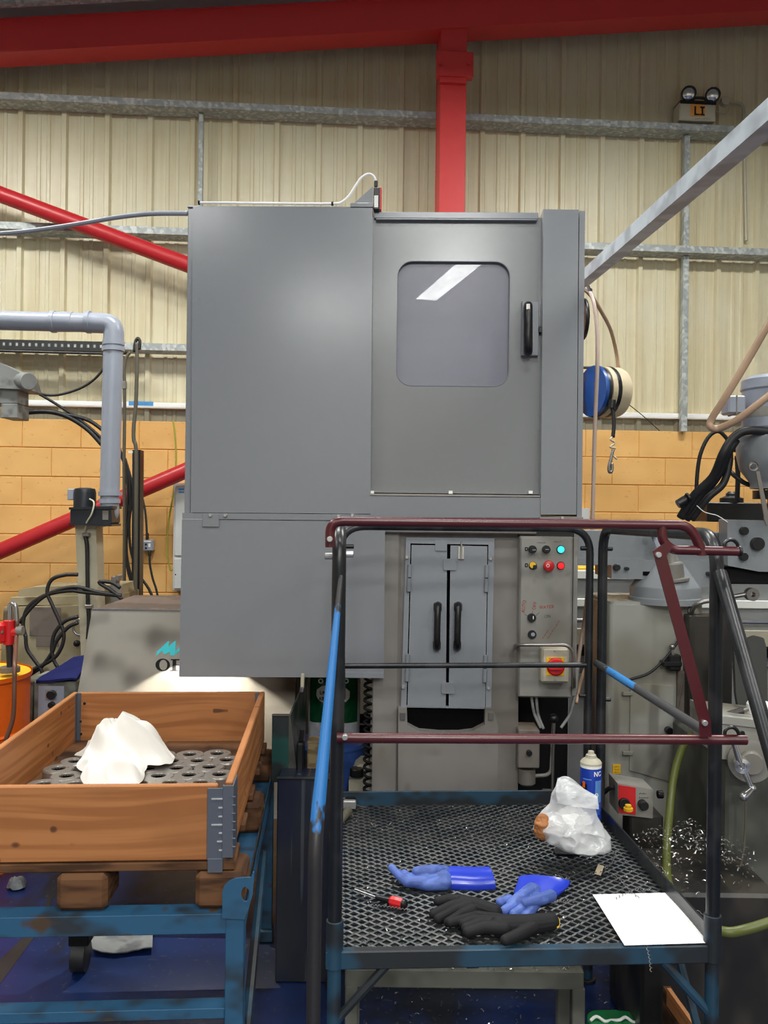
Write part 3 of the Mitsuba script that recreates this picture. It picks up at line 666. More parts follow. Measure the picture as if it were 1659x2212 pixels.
# plastic waste pipe with elbow
PY = 4.93
pp = thing('waste_pipe', 'grey plastic duct pipe with an elbow running down to the extractor fan', 'pipe')
part(pp, 'straight_pipe', tube(pxs([(-60, 691, PY), (186, 697, PY)]), .0545, 28), 'pipe_grey', 40)
ebp = fillet(pxs([(186, 697, PY), (246, 699, PY), (245, 745, PY)]), .15, 12)
part(pp, 'elbow', tube(ebp, .0575, 28), 'pipe_grey', 40)
for x, w, r in ((112, 8, .063), (188, 8, .064), (118, 40, .0575)):
    part(pp, 'collar', tube(pxs([(x, 694 + x * .01, PY), (x + w, 694.2 + x * .01, PY)]), r, 28), 'pipe_grey', 40)
part(pp, 'straight_pipe', tube(pxs([(245, 740, PY), (241, 900, PY), (237, 1068, PY)]), .0555, 28), 'pipe_grey', 40)
for y, h, r in ((738, 8, .062), (750, 9, .064), (1062, 9, .064), (1078, 9, .060)):
    part(pp, 'collar', tube(pxs([(245 - (y - 740) * .024, y, PY), (245 - (y - 740) * .024, y + h, PY)]), r, 28), 'pipe_grey', 40)
part(pp, 'bend', tube(fillet(pxs([(237, 1066, PY), (237, 1114, PY), (218, 1120, PY)]), .1, 8), .052, 24), 'pipe_grey', 40)
# extractor fan on a post
dirty('post_cream', (172, 166, 144), (156, 148, 124), (6, 6, 3), .4, .65, .5)
mat('fan_black', (30, 34, 40), .35)
F5 = Fr(4.9)
ef = thing('extractor_fan', 'black extractor fan and motor on a tall cream post', 'fan')
part(ef, 'post', F5.poly([(162, 1130), (207, 1130), (216, 1440), (176, 1440)], .0, .12, r=.004), 'post_cream', label='cream sheet metal post')
fh = part(ef, 'fan_housing', F5.poly([(152, 1099), (240, 1096), (242, 1128), (236, 1134), (152, 1132)], -.06, .09, r=.012), 'fan_black')
part(fh, 'rim', F5.poly([(149, 1096), (243, 1093), (243, 1099), (149, 1101)], -.07, .10), 'fan_black')
part(fh, 'rim', F5.poly([(149, 1130), (241, 1132), (241, 1137), (149, 1134)], -.07, .10), 'fan_black')
part(fh, 'rating_plate', F5.box(221, 1103, 234, 1123, -.062, -.059, .0004), 'column_grey')
mo = part(ef, 'motor', lathe(F5.pt(183, 1098, .03), [0, 0, 1], [(0, 0), (.062, 0), (.062, .09), (.056, .112), (.03, .118), (0, .118)], 24), 'fan_black', 40)
part(mo, 'rating_plate', F5.box(167, 1063, 180, 1085, -.006, .0, .0004), 'panel_dirty')
part(mo, 'terminal_box', F5.box(145, 1056, 159, 1080, .0, .1, .004), 'pipe_grey')
part(ef, 'white_cable', tube(spl([F5.pt(x, y, d) for x, y, d in ((194, 1078, -.02), (203, 1086, -.07), (198, 1110, -.085), (187, 1130, -.06), (183, 1152, -.012))], 6), .005, 8), 'cream', True)
part(ef, 'drain_hose', tube(spl([F5.pt(x, y, -.014) for x, y in ((184, 1158), (188, 1180), (189, 1240), (190, 1300), (192, 1340), (190, 1380))], 5), .0115, 10), 'rubber', True)
for x, y in ((184, 1155), (190, 1311)): part(ef, 'hose_clip', F5.box(x - 7, y - 4, x + 8, y + 4, -.034, .0, .002), 'steel')
# black upright channel
F6 = Fr(5.5)
bc = thing('cable_duct', 'black upright steel channel standing left of the machine', 'upright')
part(bc, 'front_face', F6.poly([(287, 972), (302, 972), (298, 1660), (283, 1660)], .0, .004), 'tray_black')
part(bc, 'flange', F6.poly([(300.5, 972), (303, 972), (299, 1660), (296.5, 1660)], -.003, .08), 'black')
part(bc, 'flange', F6.poly([(286, 972), (288.5, 972), (284.5, 1660), (282, 1660)], .0, .08), 'black')
part(bc, 'cable_label', F6.box(277, 974, 287, 979, -.003, -.001, .0003), 'white', label='white cable tag')
mat('earth', (150, 150, 50), .5)
mat('hose_olive', (84, 80, 68), .5)
def wire(name, pts, r, m, label, cat_='cable', Y=None, k=6):
    return one(name, cable(pts, r, Y, 8, k), m, label, cat_, True)
wire('pipe_drop', [(281, 760), (272, 775), (268, 800), (269, 830), (269, 900), (268, 1000), (269, 1120), (268, 1285), (266, 1450), (264, 1650)], .011, 'hose_olive', 'olive plastic hose dropping beside the black upright', 'hose', 5.6)
part(thing('hose_joiner', 'grey inline coupling on the olive hose beside the pipe', 'coupling'), 'sleeve', cyl(P(269, 824, 5.6), P(269, 840, 5.6), .015, 14), 'panel_dirty', 30)
wire('looped_cable', [(290, 760), (292, 742), (297, 731), (302, 738), (301, 755)], .010, 'rubber', 'small black loop of cable over the grey rail', 'cable', 5.45)
wire('grey_cable', [(296, 740), (296, 780), (295, 830), (293, 880), (289, 920), (289, 950), (294, 975), (294, 1100), (292, 1300), (289, 1450), (287, 1645)], .0125, 'hose_olive', 'dark grey cable tied in a straight drop into the black upright', 'cable', 5.45)
for i, (pts, r, lb) in enumerate((
    ([(-20, 795), (20, 812), (60, 840), (110, 854), (165, 842), (205, 818), (240, 775)], .0085, 'black cable sagging in a curve between the grey head and the pipe'),
    ([(48, 828), (80, 848), (120, 872), (170, 905), (215, 942), (245, 975)], .009, 'black cable falling straight from the grey head behind the pipe'),
    ([(20, 900), (60, 891), (110, 890), (150, 902), (190, 928), (222, 962)], .016, 'thick black cable arching over the top of the yellow blocks'),
    ([(120, 893), (160, 899), (195, 910), (230, 935)], .013, 'second thick black cable arching over the yellow blocks'),
    ([(255, 960), (268, 1000), (276, 1060), (272, 1130), (270, 1180), (276, 1230), (288, 1275), (296, 1320), (298, 1450), (296, 1640)], .009, 'black cable running close beside the pipe bottom'),
    ([(262, 985), (278, 1030), (281, 1090), (274, 1150), (274, 1200), (284, 1245), (306, 1300), (318, 1450), (318, 1640)], .009, 'black cable crossing the red brace beside the upright'),
    ([(270, 990), (284, 1040), (286, 1075), (279, 1130), (283, 1190), (300, 1240), (332, 1300), (346, 1450), (346, 1640)], .009, 'black cable spreading towards the stainless cover'),
    ([(306, 1070), (313, 1100), (316, 1130), (318, 1166)], .008, 'black cable entering the top of the grey switch box'),
    ([(323, 1190), (324, 1220), (330, 1250), (342, 1300), (350, 1450), (350, 1600)], .008, 'black cable leaving the bottom of the grey switch box'))):
    wire('black_cable', pts, r, 'rubber', lb, 'cable', 6.5 if i > 6 else 5.7)
wire('earth_wire', [(374, 908), (379, 950), (380, 1000), (375, 1060), (364, 1130), (361, 1190), (367, 1228), (372, 1232)], .0065, 'earth', 'green and yellow earth wire beside the wall cabinet', 'wire', 6.7)
sb = thing('switch_box', 'small grey switch box on the yellow blocks', 'switch')
part(sb, 'body', WL.box(305, 1166, 330, 1190, -.14, -.055, .006), 'pipe_grey')
for a in ((310, 1168, 326, 1171), (320, 1174, 325, 1182)): part(sb, 'label_plate', WL.box(*a, -.143, -.139, .0004), 'white')
for y in (1176, 1184): part(sb, 'push_button', WL.disc(315, y, 2.2, -.146, -.139, 12), 'black')
for x, y0, y1 in ((318, 1152, 1166), (323, 1190, 1201)): part(sb, 'gland', tube([WL.pt(x, y0, -.1), WL.pt(x, y1, -.1)], .012, 10), 'black', 40)
mat('cabinet_white', (186, 188, 186), .45)
wcab = thing('wall_cabinet', 'pale grey wall cabinet half hidden behind the machine', 'cabinet')
part(wcab, 'body', WL.box(374, 1044, 470, 1276, -.2, -.055, .004), 'cabinet_white')
part(wcab, 'upper_door', WL.box(378, 1048, 468, 1201, -.212, -.2, .004), 'cabinet_white')
ld = part(wcab, 'lower_door', WL.box(376, 1207, 468, 1272, -.212, -.2, .004), 'cabinet_white')
part(ld, 'keyhole', WL.disc(379, 1241, 1.4, -.214, -.211, 8, .0003), 'black')
for y in (1055, 1061): part(wcab, 'blue_label', WL.box(386, y, 398, y + 4, -.2135, -.2115, .0003), 'label_blue')
# grey machine head at the frame edge
mh = thing('grinder', 'grey cylindrical grinder spindle at the left edge above the blocks', 'machine')
dirty('head_grey', (120, 122, 120), (88, 88, 84), (14, 14, 14), .4, .65, .5)
F7 = Fr(5.3)
part(mh, 'cover', F7.poly([(-80, 758), (0, 783), (46, 806), (58, 842), (-80, 834)], .0, .24, r=.01), 'head_grey')
part(mh, 'barrel', cyl(F7.pt(30, 822, .12), F7.pt(62, 824, -.02), .055, 24, .006), 'head_grey', 30)
part(mh, 'pillar', F7.box(-70, 838, 38, 872, .03, .2, .006), 'head_grey')
part(mh, 'terminal_box', F7.box(2, 872, 37, 903, .02, .2, .004), 'head_grey')
# old beige machine and its cables
dirty('beige_dirty', (150, 140, 112), (122, 110, 82), (4, 4, 4), .4, .65, .6, c=(96, 82, 60), clo=.7, chi=.85, csc=(9, 9, 9))
dirty('brown_plate', (108, 98, 90), (88, 78, 70), (8, 8, 8), .4, .6, .6)
F8 = Fr(5.1)
om = thing('old_machine', 'old dirty beige machine with stepped cover behind the stainless cover', 'machine')
part(om, 'body', F8.poly([(-6, 1560), (8, 1312), (260, 1306), (262, 1560)], .0, .4), 'beige_dirty')
part(om, 'lower_step', F8.poly([(21, 1308), (22, 1291), (262, 1285), (262, 1306)], .03, .4), 'beige_dirty')
part(om, 'upper_step', F8.poly([(38, 1291), (41, 1274), (72, 1268), (258, 1264), (262, 1285)], .06, .4), 'beige_dirty')
part(om, 'brown_plate', F8.box(64, 1312, 130, 1374, -.006, .0, .001), 'brown_plate', label='brown stained plate')
part(om, 'brown_plate', F8.box(78, 1374, 126, 1397, -.005, .0, .001), 'brown_plate')
part(om, 'torn_bracket', F8.poly([(238, 1282), (240, 1246), (247, 1248), (251, 1243), (256, 1244), (254, 1256), (251, 1252), (249, 1262), (256, 1270), (258, 1300), (240, 1300)], -.02, .06), 'column_grey')
part(om, 'hand_ring', tube(spl([F8.pt(172 + 14 * math.cos(t), 1355 + 17 * math.sin(t), -.06) for t in np.linspace(0, 6.28, 20)], 3), .008, 8), 'chrome', True)
part(om, 'knob', ball(F8.pt(166, 1390, -.03), .02), 'black', True)
for i, (pts, lb) in enumerate((
    ([(168, 1241), (140, 1242), (112, 1252), (102, 1278), (112, 1305), (128, 1340), (138, 1370), (132, 1400), (112, 1425), (60, 1452)], 'black cable looping high over the old beige machine'),
    ([(42, 1345), (70, 1310), (105, 1283), (160, 1268), (215, 1280), (262, 1286)], 'black cable rising from the red pump across the beige machine'),
    ([(260, 1270), (240, 1258), (214, 1258), (240, 1275), (264, 1295)], 'short black cable loop in front of the torn bracket'),
    ([(55, 1375), (50, 1345), (62, 1310), (100, 1285), (150, 1276), (180, 1279), (262, 1287)], 'long black cable drooping around the brown plate'),
    ([(55, 1370), (58, 1400), (70, 1420), (88, 1445), (92, 1460)], 'black cable hanging down left of the brown plate'),
    ([(168, 1332), (140, 1342), (118, 1368), (112, 1400), (116, 1425), (125, 1442)], 'black cable curling round the hand ring, outer loop'),
    ([(168, 1345), (146, 1356), (122, 1385), (112, 1410), (90, 1440), (62, 1460), (58, 1473, 4.3)], 'black cable curling round the hand ring, inner loop'))):
    wire('machine_cable', pts, .0105, 'rubber', lb, 'cable', 4.7)
# control box with a navy cloth
dirty('box_green', (118, 122, 112), (86, 88, 78), (10, 10, 10), .4, .62, .5)
F9 = Fr(4.15)
cb = thing('control_box', 'small grey-green control box with two dark knobs behind the crate', 'control box')
part(cb, 'body', F9.box(72, 1472, 163, 1640, .0, .3, .004), 'box_green')
part(cb, 'side_box', F9.box(50, 1472, 69, 1640, .02, .3, .004), 'box_green')
fp = part(cb, 'face_plate', F9.box(82, 1482, 138, 1560, -.004, .001, .001), 'pipe_grey')
part(fp, 'knob_plate', F9.box(98, 1490, 121, 1512, -.008, -.003, .001), 'panel_dirty')
for y, r in ((1502, 9.5), (1524, 6.5)): part(fp, 'knob', F9.disc(109, y, r, -.03, -.004, 18), 'black', 30)
mat('navy_cloth', (30, 34, 78), .9, 0, .1)
q = pxs([(78, 1473, 4.13), (166, 1471, 4.13), (181, 1445, 4.4), (181, 1420, 4.55), (160, 1425, 4.5), (125, 1446, 4.4)])
nv = []
for e in (0, 1):
    for p_ in q: nv.append(p_ + np.array([0, 0, .012 * e]))
n_ = len(q); ff = [[0, i, i + 1] for i in range(1, n_ - 1)] + [[n_, n_ + i + 1, n_ + i] for i in range(1, n_ - 1)]
for i in range(n_): j = (i + 1) % n_; ff += [[i, j, n_ + j], [i, n_ + j, n_ + i]]
cmm = trimesh.Trimesh(nv, ff, process=False).subdivide().subdivide().subdivide()
cmm.vertices += np.array([0, 0, .02]) * (meshkit.fbm(cmm.vertices * 16)[:, None] - .5); cmm.fix_normals()
one('navy_cloth', cmm, 'navy_cloth', 'navy cloth spread over the grey-green control box', 'cloth', True)
# orange drum with pump
dc = P(-76, 1452, 4.0); dz = dc[2]
od = thing('orange_drum', 'orange steel drum with yellow lid at the left edge', 'drum')
part(od, 'body', lathe([dc[0], dc[1], 0], [0, 0, 1], [(0, 0), (.285, 0), (.285, .3), (.292, .31), (.285, .32), (.285, .6), (.292, .61), (.285, .62), (.285, dz - .03), (.293, dz - .02), (.293, dz)], 48), 'orange', 30)
part(od, 'lid', lathe([dc[0], dc[1], dz - .012], [0, 0, 1], [(.286, 0), (.286, .006), (0, .007)], 48), 'yellow', 30, label='yellow lid')
F10 = Fr(3.95)
pu = thing('drum_pump', 'red hand pump with chrome spout standing in the orange drum', 'pump')
part(pu, 'pump_body', cat([F10.m(rbox([F10.l(9, 0)[0], -.05, F10.l(20, 1388)[2]], [F10.l(33, 0)[0], .05, F10.l(20, 1344)[2]], .012)), cyl(F10.pt(20, 1392), F10.pt(20, 1340), .026, 16), cyl(F10.pt(5, 1366), F10.pt(38, 1366), .022, 16)]), 'red', 30)
part(pu, 'side_boss', cyl(F10.pt(36, 1362), F10.pt(50, 1362), .022, 14), 'panel_dirty', 30)
part(pu, 'crank_axle', cyl(F10.pt(-6, 1366, -.04), F10.pt(8, 1366, -.04), .009, 10), 'steel', 30)
part(pu, 'pump_tube', tube([F10.pt(20, 1390), F10.pt(23, 1448)], .016, 12), 'rubber', 40)
part(pu, 'flange', cyl(F10.pt(21, 1452), F10.pt(21, 1440), .045, 18), 'brown_plate', 30)
part(pu, 'spout', tube(fillet([F10.pt(22, 1344), F10.pt(22, 1304), F10.pt(34, 1306), F10.pt(37, 1342)], .05), .011, 10), 'chrome', 40, label='chrome bent spout')
part(pu, 'outlet_hose', tube(spl([F10.pt(x, y, d) for x, y, d in ((37, 1342, 0), (35, 1380, -.03), (32, 1430, -.29), (31, 1480, -.33), (28, 1550, -.34), (12, 1600, -.35))], 6), .0095, 10), 'hose_brown', True)
# stainless cover with lettering
dirty('stainless', (124, 119, 110), (102, 96, 86), (3.5, 3.5, 3.5), .4, .65, .5, .25, c=(70, 64, 56), clo=.42, chi=1.05, csc=(13, 13, 11))
dirty('cover_top', (96, 82, 74), (78, 66, 58), (6, 6, 6), .4, .6, .6)
YT, YB, XL, XR = 3.82, 3.64, P(199, 1318, 3.82)[0], P(640, 1500, 3.7)[0]
zT = P(300, 1318, YT)[2]; zB = .42
ob = thing('stainless_cover', 'dirty stainless cover box with teal mark and black lettering behind the crate', 'machine cover')
sl_ = (YB - YT) / (P(170, 1505, 3.67)[2] - zT)
yb = YT + (zB - zT) * sl_
v = [[x, y, z] for x in (XL, XR) for y, z in ((yb, zB), (YT, zT), (4.47, zT), (4.47, zB))]
bm = trimesh.convex.convex_hull(np.array(v))
part(ob, 'body', bm, 'stainless')
part(ob, 'top_skin', W0.lbox([XL + .004, YT + .006, zT], [XR, 4.46, zT + .003], .001), 'cover_top', label='brown dusty top')
part(ob, 'edge_strip', W0.lbox([XL, YT - .004, zT - .003], [XR, YT + .006, zT + .005], .001), 'chrome')
pn = np.array([0, zT - zB, -(YT - yb)]); pn = np.array([0, -(zT - zB), (YT - yb)]); pn /= np.linalg.norm(pn)
px_ = np.array([1.0, 0, 0]); pz_ = np.cross(pn, px_) * -1
pz_ = np.array([0, YT - yb, zT - zB]); pz_ /= np.linalg.norm(pz_)
po = np.array([0, YT, zT])
def on_plane(pts, o, ex, ez, n):
    out = []
    for x, y in pts:
        u, v_ = uvpix(x, y); r = np.array([u / FPX, 1, -v_ / FPX]); c_ = np.array([0, 0, H])
        t = ((o - c_) @ n) / (r @ n); q = c_ + t * r - o
        out.append((q @ ex, q @ ez))
    return out
def decal(g, o, ex, ez, n, th=.0012):
    ms = []
    for q in getattr(g, 'geoms', [g]):
        m = trimesh.creation.extrude_polygon(q, th, engine='earcut'); V = m.vertices
        m.vertices = o + V[:, :1] * ex + V[:, 1:2] * ez + V[:, 2:] * n
        ms.append(m)
    m = cat(ms); m.fix_normals(); return m
zf = lambda L: [(160 + a / 5.925, 1300 + b / 5.925) for a, b in L]
mk = Polygon(on_plane(zf([(1052, 695), (1060, 640), (1120, 585), (1205, 502), (1220, 508), (1208, 575), (1285, 505), (1302, 498), (1296, 640), (1340, 590), (1362, 598), (1352, 632), (1300, 668), (1272, 690), (1236, 688), (1224, 640), (1165, 676), (1140, 655), (1128, 628)]), po, px_, pz_, pn)).buffer(0)
part(ob, 'teal_mark', decal(mk, po, px_, pz_, pn), 'teal', label='teal zigzag mark')
def ell(cx, cy, rx, ry):
    return [(cx + rx * math.cos(t), cy + ry * math.sin(t)) for t in np.linspace(0, 2 * math.pi, 40)[:-1]]
O_ = Polygon(on_plane(zf(ell(1135, 808, 92, 80)), po, px_, pz_, pn)).difference(Polygon(on_plane(zf(ell(1142, 808, 52, 68)), po, px_, pz_, pn)))
R_ = Polygon(on_plane(zf([(1238, 735), (1400, 735), (1430, 760), (1425, 800), (1390, 815), (1440, 885), (1395, 885), (1340, 815), (1305, 815), (1305, 876), (1330, 876), (1330, 886), (1228, 886), (1230, 876), (1258, 876), (1262, 746), (1238, 746)]), po, px_, pz_, pn)).buffer(0).difference(Polygon(on_plane(zf([(1308, 748), (1385, 748), (1390, 800), (1306, 803)]), po, px_, pz_, pn)))
part(ob, 'lettering', cat([decal(O_, po, px_, pz_, pn), decal(R_, po, px_, pz_, pn)]), 'black_matt', label='black serif letters')
# work lamp under the guard sheet lights the cover
wl = thing('work_lamp', 'small work lamp behind the grey lower guard sheet', 'lamp')
wp = P(425, 1402, 3.61)
part(wl, 'lamp_head', lathe(wp + np.array([0, -.01, .02]), [0, 0, -1], [(0, -.05), (.03, -.05), (.03, 0), (.045, .015)], 20), 'black', 30)
part(wl, 'lamp_arm', tube([wp + np.array([0, -.02, .06]), np.array([wp[0], 3.36, wp[2] + .2])], .008, 8), 'black', 40)
scene['work_lamp_light'] = {'type': 'spot', 'to_world': T().look_at(origin=list(map(float, wp)), target=[float(wp[0]), float(wp[1]) + .001, 0.0], up=[0, 1, 0]), 'intensity': {'type': 'rgb', 'value': [1.5, 1.42, 1.22]}, 'cutoff_angle': 60.0, 'beam_width': 56.0}
# ---------------------------------------------------------------- pallet collar, pallet, trolley
def m_wood(p, n, uv):
    g = mikit.fbm(p.x * 2.2, p.y * 2.2, p.z * 55 + 3 * mikit.noise(p.x * 3, p.y * 3, p.z * 8))
    c = mikit.mix(lin((170, 112, 66)), lin((148, 92, 50)), mikit.smoothstep(.35, .68, g))
    c = mikit.mix(c, lin((138, 88, 50)), mikit.smoothstep(.5, .75, mikit.fbm(p.x * 4 + 7, p.y * 4, p.z * 7)) * .5)
    k = mikit.noise(p.x * 22 + 2, p.y * 22, p.z * 26)
    return mikit.mix(c, lin((70, 40, 24)), mikit.smoothstep(.86, .93, k) * .85)
mat('wood', mikit.proc(m_wood), .55, 0, .4)
def m_wood2(p, n, uv):
    g = mikit.fbm(p.x * 8, p.y * 8, p.z * 40)
    c = mikit.mix(lin((104, 72, 48)), lin((66, 44, 30)), mikit.smoothstep(.35, .65, g))
    return mikit.mix(c, lin((44, 30, 24)), mikit.smoothstep(.55, .72, mikit.fbm(p.x * 9, p.y * 9, p.z * 9)) * .8)
mat('wood_old', mikit.proc(m_wood2), .75, 0, .2)
mat('hinge_steel', (98, 104, 116), .42, .5)
K = Fr(2.2, .065)
KL, KR = -1.10, -.378                      # outer faces of the collar
KD = 1.13
zt_ = K.l(200, 1698, 0)[2]; zb_ = K.l(200, 1862, 0)[2]
ck = thing('pallet_collar', 'open wooden pallet collar of four planks with steel corner hinges', 'crate')
xh = K.l(452, 1780, 0)[0]
part(ck, 'front_plank', K.lbox([KL, 0, zb_], [xh + .02, .02, zt_], .003), 'wood')
part(ck, 'back_plank', K.lbox([KL + .02, KD - .02, zb_], [KR - .02, KD, zt_], .003), 'wood')
part(ck, 'side_plank', K.lbox([KL, .02, zb_], [KL + .02, KD, zt_], .003), 'wood')
part(ck, 'side_plank', K.lbox([KR - .02, .025, zb_], [KR, KD, zt_], .003), 'wood')
hg = part(ck, 'corner_hinge', cat([K.box(447, 1703, 484, 1858, -.005, .0, .001), K.box(448, 1855, 481, 1886, -.007, -.003, .001), K.lbox([xh + .035, -.012, zb_ + .01], [KR + .006, -.008, zt_ + .002], .001),
    K.lbox([KR + .002, -.012, zb_ + .01], [KR + .006, .08, zt_ + .002], .001), K.lbox([xh + .034, -.012, zb_ + .01], [xh + .038, .0, zt_ + .002], .001)]), 'hinge_steel', label='pressed steel corner hinge')
for y, a in ((1727, 456), (1746, 471), (1765, 471), (1783, 456), (1801, 472), (1819, 468), (1838, 472)): part(hg, 'slot', K.box(a, y - 2, 482, y + 2, -.0085, -.004, .001), 'bolt')
for y in (1722, 1740, 1758, 1776, 1794, 1812, 1830): part(hg, 'rib', K.box(500, y - 1.5, 509, y + 1.5, -.0155, -.011, .001), 'hinge_steel')
part(ck, 'corner_hinge', cat([K.lbox([KL + .02, KD - .024, zb_], [KL + .035, KD - .02, zt_], .001), K.lbox([KL + .018, KD - .045, zb_], [KL + .022, KD - .02, zt_], .001)]), 'hinge_steel')
part(ck, 'corner_hinge', cat([K.lbox([KR - .035, KD - .024, zb_], [KR - .02, KD - .02, zt_], .001), K.lbox([KR - .024, KD - .06, zb_], [KR - .02, KD - .02, zt_], .001)]), 'hinge_steel')
for x, y in ((173, 1559), (174, 1586), (555, 1520), (182, 1520)): part(ck, 'screw', K.disc(x, y, 3, KD - .024, KD - .018, 10), 'black')
pa = thing('pallet', 'weathered wooden pallet under the pallet collar', 'pallet')
for d in (0, .26, .52, .78, 1.03): part(pa, 'deck_board', K.lbox([KL - .02, d, zb_ - .026], [KR + .01, d + (.10 if d else .13), zb_ - .004], .003), 'wood_old')
zk = K.l(180, 1887, 0)[2]; zk0 = K.l(180, 1971, -.01)[2]
xs_ = [K.l(120, 1930, -.01)[0], K.l(421, 1930, -.01)[0]]
for d in (-.01, .5, 1.0):
    for x in xs_: part(pa, 'block', K.lbox([x, d, zk0], [x + .125, d + .14, zk], .012), 'wood_old')
part(pa, 'floor_plank', K.lbox([KL + .02, .14, zb_ - .004], [KL + .34, KD - .03, zb_ + .014], .002), 'wood_old')
part(pa, 'floor_plank', K.lbox([KL + .36, .14, zb_ - .004], [KR - .03, KD - .03, zb_ + .010], .002), 'wood_old')
# rings
ZR = zb_ + .05
mat('ring_steel', (150, 145, 138), .33, .6)
mat('ring_dark', (40, 36, 34), .35, .7)
def ring_body():
    return lathe([0, 0, -.036], [0, 0, 1], [(.030, 0), (.047, 0), (.0495, .003), (.0495, .031), (.046, .036), (.024, .036), (.0225, .034), (.0225, .004)], 36)
def ring_bore():
    a = np.linspace(0, 2 * np.pi, 97)[:-1]
    r = .0170 + .0026 * np.sign(np.sin(a * 12))
    g = Polygon(np.c_[.0228 * np.cos(a), .0228 * np.sin(a)], [np.c_[r * np.cos(a), r * np.sin(a)]])
    m = trimesh.creation.extrude_polygon(g, .030, engine='earcut'); m.apply_translation([0, 0, -.036]); return m
rb = mikit.ply(ring_body(), 'mat_ring_steel', 30); ro = mikit.ply(ring_bore(), 'mat_ring_dark')
nt = mikit.ply(rbox([.026, -.003, -.004], [.034, .003, .0008], .0006), 'mat_chrome')
RP = [(345, 245), (482, 246), (375, 293), (225, 340), (425, 340), (275, 393), (475, 393), (1215, 203), (1390, 197), (1100, 245), (1265, 243), (1450, 238), (1130, 290), (1340, 283), (1015, 340), (1210, 333), (1405, 330), (895, 390), (1088, 385), (1285, 383), (830, 345), (950, 292), (1035, 205)]
LEFTN = ['at the very back of the cluster', 'half hidden by the corner of the rag', 'second from the back of the cluster', 'touching the left plank side, second row', 'beside the rag in its second row', 'at the left of its front row', 'at the right of its front row']
ROWS = [(370, 'front row'), (320, 'second row'), (275, 'third row'), (230, 'fourth row'), (0, 'back row')]
ORD = ['first', 'second', 'third', 'fourth', 'fifth']
good = []
for i, (x, y) in enumerate(RP):
    p = Pz(x / 2.963, 1560 + y / 2.963, ZR); lp_ = np.array([(p - K.o) @ K.x, (p - K.o) @ K.y])
    if KL + .071 <= lp_[0] <= KR - .02 - .051: good.append((i, x, y, p))
for i, x, y, p in good:
    if i < 7: lb = 'splined steel ring left of the white rag, ' + LEFTN[i]
    else:
        rw = next(r for lo, r in ROWS if y >= lo)
        n_right = sum(1 for q in good if q[0] >= 7 and next(r for lo, r in ROWS if q[2] >= lo) == rw and q[1] > x)
        lb = 'splined steel ring, %s from the right plank in the %s right of the rag' % (ORD[n_right], rw)
    k = thing('splined_ring', lb, 'machined ring', 'splined rings in the crate')
    tw = T().translate([float(c_) for c_ in p]).rotate([0, 0, 1], rnd.uniform(-40, 40))
    for nm, d in (('body', rb), ('splined_bore', ro), ('keyway', nt)):
        kk = numbered(k + '__' + nm); scene[kk] = {**d, 'to_world': tw}
# white rag
def mound(outline, peaks, seed, fold=.02, fq=11, nr=44, na=160, base=0.0):
    """cloth over a star-shaped outline (plan points); peaks: (x, y, height, radius)"""
    c = np.array(peaks[0][:2])
    o = np.array(outline)[:, :2] - c
    an = np.arctan2(o[:, 1], o[:, 0]); rd = np.linalg.norm(o, axis=1); s = np.argsort(an)
    an, rd = an[s], rd[s]
    A_ = np.linspace(-np.pi, np.pi, na, endpoint=False)
    R_ = np.interp(A_, np.r_[an[-1] - 2 * np.pi, an, an[0] + 2 * np.pi], np.r_[rd[-1], rd, rd[0]])
    v = []
    for i in range(nr + 1):
        t = i / nr
        x = c[0] + np.cos(A_) * R_ * t; y = c[1] + np.sin(A_) * R_ * t
        hh = sum(h_ * np.exp(-((x - a_) ** 2 + (y - b_) ** 2) / r_ ** 2) for a_, b_, h_, r_ in peaks)
        q = np.stack([x * fq + 1.5 * hh * fq, y * fq * .6, x * 0 + seed], 1)
        rdg = 1 - np.abs(2 * meshkit.fbm(q, 2, seed) - 1) * 1.6
        hh = (hh + fold * rdg) * (1 - t ** 5) + .004 + .010 * meshkit.noise(np.stack([A_ * 5, A_ * 0, A_ * 0 + seed], 1)) * t
        v.append(np.stack([x, y, base + np.maximum(hh, 0.001)], 1))
    v = np.vstack(v); f = []
    i = np.arange(na); j = (i + 1) % na
    for k in range(nr):
        f += [np.stack([k * na + i, (k + 1) * na + i, (k + 1) * na + j], 1), np.stack([k * na + i, (k + 1) * na + j, k * na + j], 1)]
    return trimesh.Trimesh(v, np.vstack(f), process=False)
zg = ZR + .004
ol = [Pz(x, y, zg) for x, y in ((160, 1636), (166, 1655), (181, 1672), (181, 1700), (240, 1706), (296, 1702), (312, 1672), (318, 1660), (345, 1662), (373, 1652), (370, 1632), (320, 1618), (270, 1612), (225, 1622), (200, 1640))]
pk = [(*Pz(262, 1645, zg)[:2], .105, .085), (*Pz(330, 1640, zg)[:2], .055, .06), (*Pz(240, 1690, zg)[:2], .05, .09), (*Pz(205, 1650, zg)[:2], .03, .05)]
rg = mound(ol, pk, 4, .05, 15, base=zg)
one('white_rag', rg, 'white_cloth', 'crumpled white rag thrown on the steel rings in the crate', 'rag', True)
